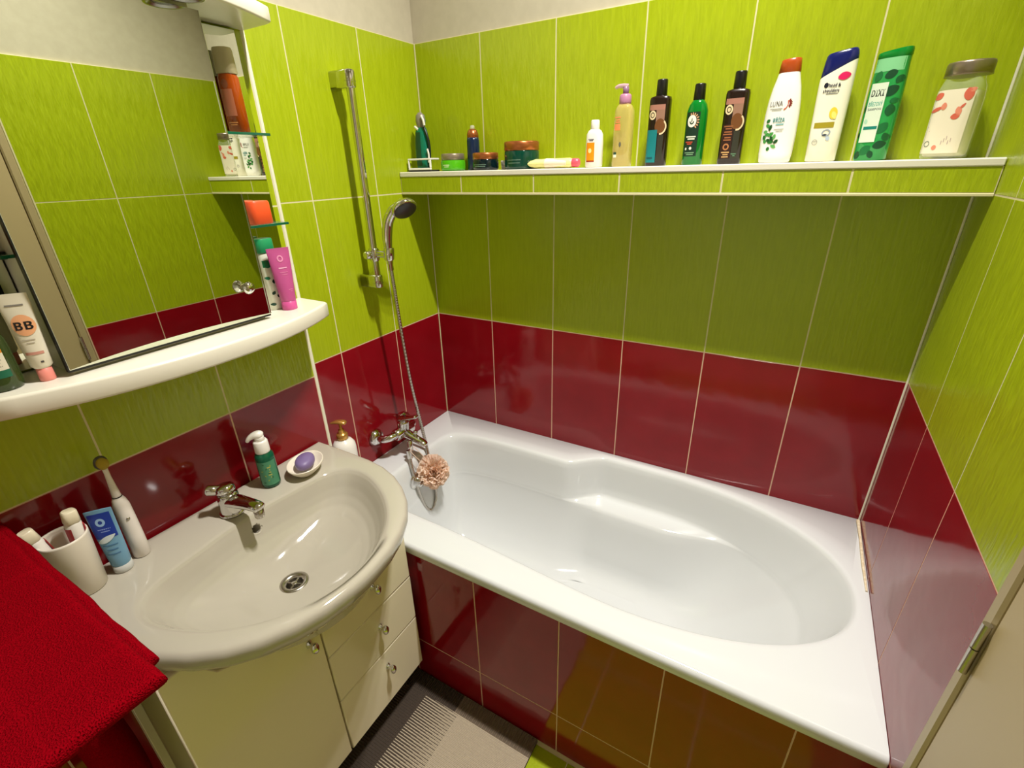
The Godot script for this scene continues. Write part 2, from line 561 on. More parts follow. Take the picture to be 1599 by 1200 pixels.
# ==================================================================== washbasin cabinet
func vanity():
	var t := thing("vanity_cabinet", "cream lacquered cabinet with one door and three drawers under the washbasin", "cabinet", V(0.0, -DATUM, 0.0))
	var y0 := 0.112
	var y1 := 0.765
	var x0 := FURRED + 0.002
	var xf := 0.382
	part("side_panel", box(Vector3(x0, y0, 0.727), Vector3(xf, y1, 0.743), 0.001), M.lacquer, t)
	part("side_stile", box(Vector3(x0, y0, 1.293), Vector3(x0 + 0.024, y1, 1.309), 0.001), M.lacquer, t)   # the side by the towel is open behind the door
	part("bottom_panel", box(Vector3(x0, y0, 0.743), Vector3(xf, y0 + 0.016, 1.293), 0.001), M.lacquer, t)
	part("back_panel", box(Vector3(x0, y0 + 0.016, 0.743), Vector3(x0 + 0.006, y1, 1.293), 0.001), M.lacquer, t)
	part("divider", box(Vector3(x0 + 0.006, y0 + 0.016, 1.012), Vector3(xf, 0.6, 1.024), 0.001), M.lacquer, t)
	for z in [0.76, 1.276]:
		for x in [0.13, 0.34]:
			part("leg", lathe([[0.016, 0.0], [0.018, 0.006], [0.014, 0.02], [0.014, 0.10], [0.022, 0.112]], 20), M.chrome_satin, t, Vector3(x, 0, z))
	# fronts, cut away at the top where the bowl comes through
	var B := Basis(Vector3.BACK, Vector3.RIGHT, Vector3.UP)
	var dp := [Vector2(1.021, y0), Vector2(1.311, y0), Vector2(1.311, y1), Vector2(1.262, y1), Vector2(1.225, 0.70), Vector2(1.16, 0.665), Vector2(1.021, 0.660)]
	var door := part("door", slab(dp, xf, 0.40, 0.003), M.lacquer, t, Vector3.ZERO, B)
	knob(door, B.inverse() * Vector3(0.40, -0.45 + DATUM, 1.052))
	for d in [[[Vector2(0.725, 0.112), Vector2(1.0165, 0.112), Vector2(1.0165, 0.310), Vector2(0.725, 0.310)], -0.768],
			[[Vector2(0.725, 0.314), Vector2(1.0165, 0.314), Vector2(1.0165, 0.474), Vector2(0.725, 0.474)], -0.608],
			[[Vector2(0.725, 0.478), Vector2(1.0165, 0.478), Vector2(1.0165, 0.660), Vector2(0.868, 0.665), Vector2(0.80, 0.70), Vector2(0.768, y1), Vector2(0.725, y1)], -0.458]]:
		var f := part("drawer", slab(d[0], xf, 0.40, 0.003), M.lacquer, t, Vector3.ZERO, B)
		knob(f, B.inverse() * Vector3(0.40, d[1] + DATUM, 0.858))

func knob(parent: Node3D, at: Vector3):
	# an oval button standing out of the front (the front's own y axis points into the room)
	var b := Basis.from_scale(Vector3(0.72, 1, 1.15))
	part("knob", lathe([[0.0, 0.0], [0.011, 0.0], [0.009, 0.003], [0.005, 0.008], [0.006, 0.013], [0.012, 0.017], [0.0135, 0.021], [0.011, 0.026], [0.005, 0.0285], [0.0, 0.029]], 24), M.chrome, parent, at, b)

# ==================================================================== washbasin
func basin_outline(grow: float) -> Array:
	var zc := 1.012
	var side := [Vector2(0.085, 0.700), Vector2(0.16, 0.699), Vector2(0.23, 0.699), Vector2(0.29, 0.700), Vector2(0.345, 0.707), Vector2(0.40, 0.724), Vector2(0.45, 0.750), Vector2(0.495, 0.784),
		Vector2(0.530, 0.824), Vector2(0.557, 0.872), Vector2(0.575, 0.925), Vector2(0.584, 0.985), Vector2(0.585, 1.012)]
	var p := []
	for v in side:
		p.append(v)
	for i in range(side.size() - 2, -1, -1):
		p.append(Vector2(side[i].x, 2 * zc - side[i].y))
	return p

func bowl_outline() -> Array:
	var zc := 1.012
	var side := [Vector2(0.212, 1.012), Vector2(0.215, 0.95), Vector2(0.222, 0.90), Vector2(0.228, 0.85), Vector2(0.24, 0.80), Vector2(0.263, 0.77), Vector2(0.30, 0.757), Vector2(0.345, 0.762), Vector2(0.40, 0.783), Vector2(0.45, 0.813), Vector2(0.495, 0.853),
		Vector2(0.528, 0.90), Vector2(0.55, 0.955), Vector2(0.557, 1.012)]
	var p := []
	for v in side:
		p.append(v)
	for i in range(side.size() - 2, 0, -1):
		p.append(Vector2(side[i].x, 2 * zc - side[i].y))
	return p

func closed_smooth(p: Array, per: int) -> Array:
	var out := []
	var n := p.size()
	for i in n:
		for k in per:
			out.append(p[i].cubic_interpolate(p[(i + 1) % n], p[(i + n - 1) % n], p[(i + 2) % n], float(k) / per))
	return out

# distance from c to the outline in each of the directions given
func radii(poly: Array, c: Vector2, angles: Array) -> Array:
	var out := []
	for a in angles:
		var far: Vector2 = c + Vector2(cos(a), sin(a)) * 2.0
		var best := 0.0
		for i in poly.size():
			var h = Geometry2D.segment_intersects_segment(c, far, poly[i], poly[(i + 1) % poly.size()])
			if h != null:
				best = max(best, c.distance_to(h))
		out.append(best)
	return out

func basin():
	var t := thing("washbasin", "cream white ceramic washbasin with a wide bowed front on the cabinet", "washbasin", Vector3.ZERO)
	var c := Vector2(0.345, 1.012)
	var outer := basin_outline(0.0)
	var inner := closed_smooth(bowl_outline(), 4)
	var angles := []
	for k in 200:
		angles.append(TAU * k / 200)
	for v in [outer[0], outer[-1]]:
		angles.append((v - c).angle() if (v - c).angle() >= 0 else (v - c).angle() + TAU)
	angles.sort()
	var ro := radii(outer, c, angles)
	var ri := radii(inner, c, angles)
	var rings := []
	var add := func(y: float, f: Callable, at: Vector2):
		var r := []
		for k in angles.size():
			var d: float = f.call(k)
			r.append(V(max(FURRED + 0.002, at.x + cos(angles[k]) * d), y, at.y + sin(angles[k]) * d))
		rings.append(r)
	add.call(-0.350, func(k): return ri[k] * 0.62, c)
	add.call(-0.315, func(k): return ri[k] * 0.84, c)
	add.call(-0.270, func(k): return ri[k] * 0.94, c)
	add.call(-0.256, func(k): return ro[k] * 0.90, c)
	add.call(-0.244, func(k): return ro[k] - 0.016, c)
	add.call(-0.232, func(k): return ro[k] - 0.006, c)
	add.call(-0.216, func(k): return ro[k] - 0.001, c)
	add.call(-0.205, func(k): return ro[k], c)
	add.call(-0.197, func(k): return ro[k] - 0.002, c)
	add.call(-0.1925, func(k): return ro[k] - 0.006, c)
	add.call(-0.190, func(k): return ro[k] - 0.012, c)
	add.call(-0.1905, func(k): return max(ri[k] + 0.006, ro[k] - 0.026), c)
	add.call(-0.1915, func(k): return min(ri[k] + 0.008, ro[k] - 0.018), c)
	add.call(-0.194, func(k): return ri[k], c)
	var dr := Vector2(0.348, 1.018)
	for e in [[0.975, -0.200], [0.94, -0.213], [0.90, -0.230], [0.85, -0.247], [0.78, -0.263], [0.69, -0.277], [0.58, -0.290], [0.46, -0.300], [0.34, -0.308], [0.22, -0.315], [0.13, -0.320]]:
		var at: Vector2 = c.lerp(dr, 1.0 - e[0])
		add.call(e[1], func(k): return lerp(0.18 * e[0], ri[k] * e[0], clamp((e[0] - 0.1) * 1.6, 0, 1)), at if e[0] > 0.2 else dr)
	# finer rings down the bowl, then the surface, leaving out the overflow hole
	var fine := []
	for i in rings.size() - 1:
		var cuts := 5 if i >= 13 and i <= 18 else 1
		for k in cuts:
			var r := []
			for q in angles.size():
				r.append(rings[i][q].lerp(rings[i + 1][q], float(k) / cuts))
			fine.append(r)
	fine.append(rings[-1])
	var hole := V(0.2225, -0.2285, 1.003)
	var st := begin()
	st.set_smooth_group(0)
	for i in fine.size() - 1:
		var A = fine[i]
		var B = fine[i + 1]
		for q in A.size():
			var w: int = (q + 1) % A.size()
			var mid: Vector3 = (A[q] + A[w] + B[q] + B[w]) / 4
			if mid.distance_to(hole) < 0.0118:
				continue
			quad(st, A[q], A[w], B[w], B[q])
	part("bowl", done(st), M.ceramic, t)
	# overflow: a rounded lip and the channel behind it
	var nrm := Vector3(0.86, 0.51, 0.0).normalized()
	var ob := Basis(Vector3.BACK.cross(nrm).normalized() * -1.0, nrm, Vector3.BACK)
	var lip := []
	for k in 13:
		var a := PI * k / 12
		lip.append([0.0122 + 0.0026 * cos(a), 0.0018 * sin(a)])
	var os := begin()
	var lr := []
	for p in lip + [[0.0096, -0.004], [0.0096, -0.07], [0.0001, -0.072]]:
		var r := []
		for q in 32:
			r.append(Vector3(cos(TAU * q / 32) * p[0], p[1], sin(TAU * q / 32) * p[0]))
		lr.append(r)
	add_loft(os, lr, false, false, false)
	part("overflow", done(os), M.ceramic, t, hole - nrm * 0.0006, ob)
	# drain: a steel flange with a deep cup and a strainer across it
	var dr3 := begin()
	lr = []
	for p in [[0.031, -0.004], [0.031, 0.001], [0.027, 0.003], [0.021, 0.002], [0.018, -0.001], [0.0165, -0.006], [0.0165, -0.055], [0.0001, -0.056]]:
		var r := []
		for q in 40:
			r.append(Vector3(cos(TAU * q / 40) * p[0], p[1], sin(TAU * q / 40) * p[0]))
		lr.append(r)
	add_loft(dr3, lr, false, false, false)
	var d := part("drain", done(dr3), M.chrome_satin, t, V(dr.x, -0.3185, dr.y))
	for k in 4:
		part("strainer_bar", box(Vector3(0.003, -0.006, -0.0022), Vector3(0.0168, -0.002, 0.0022), 0.0006), M.chrome_satin, d, Vector3.ZERO, Basis(Vector3.UP, TAU * k / 4 + 0.4))
	part("strainer_screw", lathe([[0.0, -0.006], [0.006, -0.006], [0.006, -0.001], [0.0045, 0.0], [0.0, 0.0]], 20), M.chrome, d)

# ==================================================================== basin tap
func basin_tap():
	var t := thing("basin_tap", "short chrome single lever tap on the washbasin", "tap", V(0.168, -0.1905, 1.015))
	part("base_ring", lathe([[0.0, 0.0], [0.027, 0.0], [0.0275, 0.004], [0.025, 0.007], [0.0, 0.007]], 36), M.chrome, t)
	part("body", lathe([[0.024, 0.005], [0.0235, 0.02], [0.0225, 0.04], [0.022, 0.05], [0.020, 0.054], [0.0, 0.055]], 36), M.chrome, t)
	part("spout", tube(curve([Vector3(0.004, 0.034, 0), Vector3(0.04, 0.042, -0.002), Vector3(0.085, 0.047, -0.006), Vector3(0.105, 0.047, -0.007), Vector3(0.112, 0.044, -0.0075)], 6), [0.019, 0.019, 0.019, 0.0185, 0.018, 0.018, 0.0175, 0.017, 0.0165, 0.016, 0.0155, 0.015, 0.015, 0.0148, 0.0146, 0.0145, 0.0144, 0.0143, 0.0142, 0.014, 0.0135, 0.012, 0.009, 0.005, 0.002], 24, 0.8, Vector3.BACK), M.chrome, t)
	part("aerator", lathe([[0.0, -0.012], [0.009, -0.012], [0.0105, -0.009], [0.0105, 0.006], [0.0, 0.006]], 24), M.chrome_satin, t, Vector3(0.100, 0.032, -0.007))
	var l := part("lever", lathe([[0.0, 0.0], [0.0195, 0.0], [0.021, 0.004], [0.021, 0.012], [0.017, 0.017], [0.0, 0.0185]], 32), M.chrome, t, Vector3(-0.002, 0.056, 0), Basis(Vector3.BACK, 0.18))
	part("handle_pin", tube([Vector3(-0.006, 0.008, 0.006), Vector3(-0.010, 0.012, 0.016), Vector3(-0.016, 0.018, 0.027), Vector3(-0.018, 0.020, 0.030)], [0.010, 0.0118, 0.012, 0.009], 20), M.chrome, l)

# ==================================================================== mirror cabinet
func console_outline(x_back: float, x_side: float, x_mid: float, z0: float, z1: float) -> Array:
	var p := [Vector2(x_back, z0)]
	var n := 24
	var zc := (z0 + z1) / 2
	p.append(Vector2(x_side - 0.012, z0))
	for k in n + 1:
		var u := -1.0 + 2.0 * k / n
		var e := 0.022
		p.append(Vector2(lerp(x_side, x_mid, 1.0 - pow(abs(u), 2.2)), zc + u * ((z1 - z0) / 2 - 0.004) ))
	p.append(Vector2(x_side - 0.012, z1))
	p.append(Vector2(x_back, z1))
	return p

func mirror_cabinet():
	var t := thing("mirror_cabinet", "white mirror cabinet with bow fronted shelf, canopy and side glass shelves above the washbasin", "cabinet", V(0, 0, 0))
	var zs := 0.662
	var ze := 1.298
	var lo := 0.225
	var hi := 0.800
	part("console_shelf", slab(console_outline(FURRED + 0.001, 0.190, 0.268, zs, ze), lo - 0.036, lo, 0.005), M.console_white, t)
	var cn := part("canopy", slab(console_outline(FURRED + 0.001, 0.182, 0.256, zs, ze), hi, hi + 0.028, 0.004), M.console_white, t)
	for z in [0.86, 1.10]:
		var sp := part("spotlight", lathe([[0.0, -0.002], [0.022, -0.002], [0.026, -0.006], [0.032, -0.006], [0.034, 0.0], [0.0, 0.0]], 32), M.chrome_satin, cn, Vector3(0.222, hi, z))
		part("lamp_glass", lathe([[0.0, -0.0035], [0.021, -0.003], [0.021, -0.002], [0.0, -0.002]], 24), M.chrome_satin, sp)
	part("body", box(Vector3(FURRED + 0.001, lo, 0.828), Vector3(0.176, hi, 1.183), 0.001), M.console_white, t)
	var md := part("mirror_door", box(Vector3(0.177, lo + 0.006, 0.819), Vector3(0.189, hi - 0.010, 1.191), 0.001), M.black, t)
	part("mirror_glass", box(Vector3(0.189, lo + 0.011, 0.820), Vector3(0.1925, hi - 0.011, 1.190), 0.0005), M.mirror, md)
	var kb := Basis(Vector3.BACK, -PI / 2)
	var k := part("knob", lathe([[0.0, 0.0], [0.006, 0.0], [0.005, 0.004], [0.0045, 0.008], [0.008, 0.011], [0.0095, 0.015], [0.007, 0.019], [0.0, 0.0205]], 24), M.chrome, md, Vector3(0.1925, 0.306, 0.868), kb.scaled_local(Vector3(1.35, 1.25, 1.35)))
	for s in [[0.690, 0.827], [1.184, 1.276]]:
		part("side_mirror", box(Vector3(FURRED + 0.001, lo + 0.004, s[0]), Vector3(FURRED + 0.011, hi - 0.004, s[1]), 0.0005), M.black, t)
		part("side_mirror_glass", box(Vector3(FURRED + 0.011, lo + 0.005, s[0] + 0.002), Vector3(FURRED + 0.0135, hi - 0.005, s[1] - 0.002), 0.0004), M.mirror, t)
	for y in [0.417, 0.600]:
		for s in [[0.70, 0.8275], [1.1835, 1.28]]:
			var g := part("glass_shelf", box(Vector3(FURRED + 0.014, y - 0.0025, s[0]), Vector3(0.150, y + 0.0025, s[1]), 0.0008), M.glass, t)
			part("polished_edge", box(Vector3(0.150, y - 0.0025, s[0]), Vector3(0.1515, y + 0.0025, s[1]), 0.0005), M.glass_edge, g)
			part("polished_edge", box(Vector3(FURRED + 0.014, y - 0.0025, s[0] - 0.0015 if s[0] < 1 else s[1]), Vector3(0.1515, y + 0.0025, s[0] if s[0] < 1 else s[1] + 0.0015), 0.0005), M.glass_edge, g)
			part("shelf_support", box(Vector3(0.105, y - 0.007, 0.818 if s[0] < 1 else 1.1835), Vector3(0.117, y + 0.005, 0.8275 if s[0] < 1 else 1.192), 0.001), M.black, g)

# ==================================================================== towel and its rack
func towel_and_rack():
	var r := thing("towel_rack", "chrome wall rack with two arms under the red towel", "towel rack", V(FURRED, 0, 0))
	part("wall_plate", box(Vector3(0.0005, -0.07, 1.38), Vector3(0.010, -0.038, 1.60), 0.003), M.chrome, r)
	for z in [1.40, 1.56]:
		part("arm", tube([Vector3(0.008, -0.044, z), Vector3(0.20, -0.044, z)], 0.006, 14), M.chrome, r)
	var tw := mat("terry", Color.WHITE, 0.95)
	var pile := noise_image(512, 0.09, 31, 3)
	tw.albedo_texture = tinted(pile, rgb(112, 0, 10), rgb(156, 3, 20))
	tw.normal_enabled = true
	tw.normal_texture = relief(pile, 10.0)
	tw.normal_scale = 1.2
	tw.metallic_specular = 0.1
	triplanar(tw, Vector3(8, 8, 8))
	var n := FastNoiseLite.new()
	n.seed = 4
	n.frequency = 6.0
	var t := thing("towel", "thick red terry towel laid over the wall rack", "towel", V(0, 0, 0))
	# two soft layers, one folded under the other
	terry_layer(t, "top_fold", tw, n, Vector3(FURRED + 0.003, -0.004, 1.343), Vector3(0.650, 0.0, 1.66), 0.012)
	terry_layer(t, "under_fold", tw, n, Vector3(FURRED + 0.003, -0.026, 1.329), Vector3(0.592, 0.0, 1.66), 0.011)
	# the end that hangs down between the arms
	var rings := []
	for k in 26:
		var v := k / 25.0
		var y: float = lerp(-0.034, -0.74, v)
		var ring := []
		for j in 28:
			var a := TAU * j / 28
			var cz := 1.382 + 0.006 * sin(v * 7.0)
			var cx := 0.235 + 0.012 * sin(v * 5.0)
			var f: float = 1.0 if v < 0.96 else sqrt(max(0.05, 1.0 - pow((v - 0.96) / 0.042, 2)))
			ring.append(Vector3(cx + (0.017 * signf(cos(a)) * pow(abs(cos(a)), 0.6) + 0.012 * sin(a * 2.0 + v * 3.0)) * f, y, cz + 0.040 * signf(sin(a)) * pow(abs(sin(a)), 0.7) * (0.8 + 0.2 * v)))
		rings.append(ring)
	var st := begin()
	add_loft(st, rings)
	part("hanging_end", done(st), tw, t)

# a soft slab with rounded edges; lo.y is the height of its middle, h half its thickness
func terry_layer(t: Node3D, called: String, tw: Material, n: FastNoiseLite, lo: Vector3, hi: Vector3, h: float):
	var st := begin()
	var NX := 60
	var NZ := 40
	var P := func(i: int, j: int, upper: bool) -> Vector3:
		var u := 0.5 - 0.5 * cos(PI * i / NX)
		var w := 0.5 - 0.5 * cos(PI * j / NZ)
		var x: float = lerp(lo.x, hi.x, u)
		var z: float = lerp(lo.z, hi.z, w)
		var e: float = min(min(hi.x - x, z - lo.z), hi.z - z)
		var f: float = sqrt(clamp(1.0 - pow(1.0 - clamp(e / h, 0, 1), 2), 0, 1))
		z += n.get_noise_2d(x * 0.5, 3.0) * 0.006 * (1.0 - w)
		x += n.get_noise_2d(z * 0.5, 9.0) * 0.006 * u
		var y: float = lo.y + n.get_noise_2d(x * 0.7, z * 0.7) * 0.004
		return Vector3(x, y + (h if upper else -h) * f, z)
	for s in [true, false]:
		for i in NX:
			for j in NZ:
				var a = P.call(i, j, s)
				var b = P.call(i + 1, j, s)
				var c = P.call(i + 1, j + 1, s)
				var d = P.call(i, j + 1, s)
				if s:
					quad(st, a, b, c, d)
				else:
					quad(st, a, d, c, b)
	part(called, done(st), tw, t)

# ==================================================================== rug
func rug():
	var t := thing("bath_rug", "ribbed brown and beige striped rug beside the bathtub", "rug", Vector3(0, 0, 0))
	var W := 420
	var H := 640
	var im := Image.create(W, H, true, Image.FORMAT_RGB8)
	var hm := Image.create(W, H, true, Image.FORMAT_RGB8)
	var n := FastNoiseLite.new()
	n.seed = 12
	n.frequency = 0.35
	var yarn := FastNoiseLite.new()
	yarn.seed = 77
	yarn.frequency = 0.2
	var dark := rgb(70, 58, 48)
	var mid := rgb(128, 112, 94)
	var pale := rgb(206, 190, 164)
	for py in H:
		for px in W:
			var x := px * 0.0013333 - 0.143   # across, from the cabinet
			var z := py * 0.001            # away from the tub
			var rib := 0.5 + 0.5 * sin(z * TAU / 0.0075)
			var c: Color
			if z < 0.056:
				c = dark if x < 0.155 else mid
				rib = 0.5 + 0.5 * sin(x * TAU / 0.006)
			elif x < 0.045:
				c = dark
			elif x < 0.17:
				# dark and pale weft threads take turns, the pale ones gaining towards the middle
				c = pale if fposmod(z / 0.0075, 1.0) < lerp(0.33, 0.80, (x - 0.045) / 0.125) else dark
			else:
				c = pale
			var g := n.get_noise_2d(px, py)
			# yarn dye varies a little from thread to thread, apart from the relief
			c = c.lerp(mid, 0.10 + 0.10 * yarn.get_noise_2d(px, py))
			im.set_pixel(px, py, c)
			var hh := clampf(rib * 0.7 + 0.3 * (0.5 + g * 0.5), 0, 1)
			hm.set_pixel(px, py, Color(hh, hh, hh))
	hm.bump_map_to_normal_map(6.0)
	im.generate_mipmaps()
	hm.generate_mipmaps()
	var m := mat("rug", Color.WHITE, 0.95)
	m.albedo_texture = ImageTexture.create_from_image(im)
	m.normal_enabled = true
	m.normal_texture = ImageTexture.create_from_image(hm)
	var st := begin(false)
	var a := Vector3(0.242, 0.011, 0.704)
	var b := Vector3(0.802, 0.011, 1.34)
	var c4 := [[a, Vector2(0, 0)], [Vector3(b.x, a.y, a.z), Vector2(1, 0)], [b, Vector2(1, 1)], [Vector3(a.x, a.y, b.z), Vector2(0, 1)]]
	for k in [0, 1, 2, 0, 2, 3]:
		st.set_uv(c4[k][1])
		st.add_vertex(c4[k][0])
	st.generate_normals()
	st.generate_tangents()
	part("pile", st.commit(), m, t)
	part("backing", box(Vector3(a.x, 0.0005, a.z), Vector3(b.x, 0.0108, b.z), 0.002), mat("rug_backing", rgb(92, 80, 68), 0.95), t)

# ==================================================================== shower rail, hand shower, hose
func shower():
	var t := thing("shower_rail", "chrome shower rail with sliding holder on the left wall", "shower rail", V(0, 0, 0.358))
	var xr := 0.060
	part("pole", tube([Vector3(xr, 0.195, 0), Vector3(xr, 0.755, 0)], 0.0112, 24), M.chrome, t)
	for e in [[0.185, 0.225], [0.728, 0.772]]:
		var b := part("bracket", slab([Vector2(0.0005, -0.016), Vector2(xr, -0.016), Vector2(xr + 0.008, -0.0138), Vector2(xr + 0.0138, -0.008), Vector2(xr + 0.016, 0), Vector2(xr + 0.0138, 0.008), Vector2(xr + 0.008, 0.0138), Vector2(xr, 0.016), Vector2(0.0005, 0.016)], e[0], e[1], 0.005), M.chrome, t)
		part("seam_ring", tube([Vector3(xr, (e[0] + e[1]) / 2 - 0.006, 0), Vector3(xr, (e[0] + e[1]) / 2 - 0.0045, 0)], 0.0168, 24), M.chrome_satin, b)
	var s := part("slider", tube([Vector3(xr, 0.268, 0), Vector3(xr, 0.272, 0), Vector3(xr, 0.302, 0), Vector3(xr, 0.306, 0)], [0.013, 0.016, 0.016, 0.013], 24), M.chrome, t)
	part("clamp_knob", tube([Vector3(xr, 0.288, 0.012), Vector3(xr, 0.288, 0.02), Vector3(xr, 0.29, 0.034), Vector3(xr, 0.29, 0.037)], [0.009, 0.013, 0.012, 0.008], 20), M.chrome, s)
	part("cradle_arm", tube([Vector3(xr + 0.008, 0.289, -0.004), Vector3(xr + 0.045, 0.29, -0.006)], 0.011, 16), M.chrome, s)
	part("cradle", tube([Vector3(xr + 0.055, 0.272, -0.006), Vector3(xr + 0.055, 0.276, -0.006), Vector3(xr + 0.058, 0.306, -0.007), Vector3(xr + 0.058, 0.309, -0.007)], [0.013, 0.0155, 0.0155, 0.014], 20), M.chrome, s)

	var h := thing("hand_shower", "chrome hand shower with grey spray plate in its holder", "hand shower", V(0.116, 0.0, 0.352))
	var hp := curve([Vector3(0, 0.262, 0), Vector3(0.001, 0.30, 0.0005), Vector3(0.004, 0.345, 0.001), Vector3(0.013, 0.385, -0.001), Vector3(0.030, 0.412, -0.005), Vector3(0.048, 0.428, -0.012)], 6)
	var hr := []
	for k in hp.size():
		var v := float(k) / (hp.size() - 1)
		hr.append(lerp(0.0100, 0.0155, smoothstep(0.05, 0.5, v)) * (1.0 - 0.15 * smoothstep(0.8, 1.0, v)))
	part("handle", tube(hp, hr, 24), M.chrome, h)
	# head: a dome whose plate looks down and out
	var ax := Vector3(-0.62, 0.72, -0.25).normalized()
	var u := ax.cross(Vector3.BACK).normalized()
	var hb := Basis(u, ax, u.cross(ax))
	var hd := part("head", lathe([[0.0, -0.004], [0.036, -0.004], [0.0385, 0.0], [0.0375, 0.006], [0.032, 0.015], [0.022, 0.023], [0.010, 0.027], [0.0, 0.028]], 40), M.chrome, h, Vector3(0.064, 0.418, -0.022), hb)
	part("spray_plate", lathe([[0.0, -0.0055], [0.032, -0.0055], [0.034, -0.004], [0.0, -0.0035]], 36), mat("spray_grey", rgb(52, 46, 44), 0.35), hd)

	var ho := thing("shower_hose", "ribbed metal shower hose hanging from hand shower down to bath mixer", "hose", V(0, 0, 0))
	var pts := [Vector3(0.116, 0.262, 0.352), Vector3(0.115, 0.19, 0.347), Vector3(0.112, 0.06, 0.338), Vector3(0.112, -0.13, 0.324), Vector3(0.118, -0.30, 0.306), Vector3(0.130, -0.42, 0.300), Vector3(0.150, -0.53, 0.308), Vector3(0.165, -0.612, 0.314), Vector3(0.168, -0.652, 0.333), Vector3(0.165, -0.664, 0.355), Vector3(0.160, -0.635, 0.376), Vector3(0.152, -0.565, 0.390), Vector3(0.138, -0.46, 0.397), Vector3(0.122, -0.392, 0.385)]
	var path := curve(pts, 60)
	var rr := []
	for k in path.size():
		rr.append(0.0062 if k % 4 < 2 else 0.0056)
	part("ribbed_tube", tube(path, rr, 14), M.chrome_satin, ho)
	part("end_nut", tube([pts[0] + Vector3(0, 0.004, 0), pts[0] - Vector3(0, 0.02, 0.001)], 0.0088, 18), M.chrome, ho)
	part("end_nut", tube([pts[-1], pts[-1] + Vector3(0.006, -0.03, 0.004)], 0.0092, 18), M.chrome, ho)

	# net sponge hung on the hose
	var sp := thing("net_sponge", "peach coloured net bath sponge hanging by the bath mixer", "sponge", V(0.185, -0.492, 0.338))
	var sm := mat("net", rgb(255, 240, 224), 0.85)
	sm.backlight_enabled = true
	sm.backlight = rgb(230, 192, 160)
	var st := begin()
	var rg := RandomNumberGenerator.new()
	rg.seed = 99
	for k in 210:
		# each ruffle: a wavy fan standing out from the core
		var y := 1.0 - 2.0 * (k + 0.5) / 210
		var ph := k * 2.39996
		var dir := Vector3(cos(ph) * sqrt(1 - y * y), y, sin(ph) * sqrt(1 - y * y))
		var side := dir.cross(Vector3(rg.randf_range(-1, 1), rg.randf_range(-1, 1), rg.randf_range(-1, 1))).normalized()
		var up := side.cross(dir)
		var wdt := rg.randf_range(0.014, 0.024)
		var rad := rg.randf_range(0.042, 0.064)
		var ph2 := rg.randf() * TAU
		var rows := []
		for i in 4:
			var v := i / 3.0
			var row := []
			for j in 9:
				var w := j / 8.0 - 0.5
				var wave := sin(w * 12.0 + ph2) * 0.007 * v
				row.append(dir * lerp(0.018, rad - 0.010 * abs(w), v) + side * w * wdt * (0.5 + v * 1.3) + up * wave)
			rows.append(row)
		for i in 3:
			for j in 8:
				quad(st, rows[i][j], rows[i][j + 1], rows[i + 1][j + 1], rows[i + 1][j])
	add_lathe(st, [[0.0, -0.034], [0.02, -0.028], [0.033, -0.008], [0.033, 0.008], [0.02, 0.028], [0.0, 0.034]], 16)
	part("ruffles", done(st), sm, sp, Vector3.ZERO, Basis.from_scale(Vector3(1.0, 1.12, 1.0)))
	part("cord", tube(curve([Vector3(0.0, 0.02, 0.0), Vector3(-0.03, 0.07, 0.015), Vector3(-0.056, 0.108, 0.03), Vector3(-0.05, 0.10, 0.05), Vector3(-0.02, 0.05, 0.03), Vector3(0, 0.01, 0.0)], 6), 0.0012, 6), sm, sp)

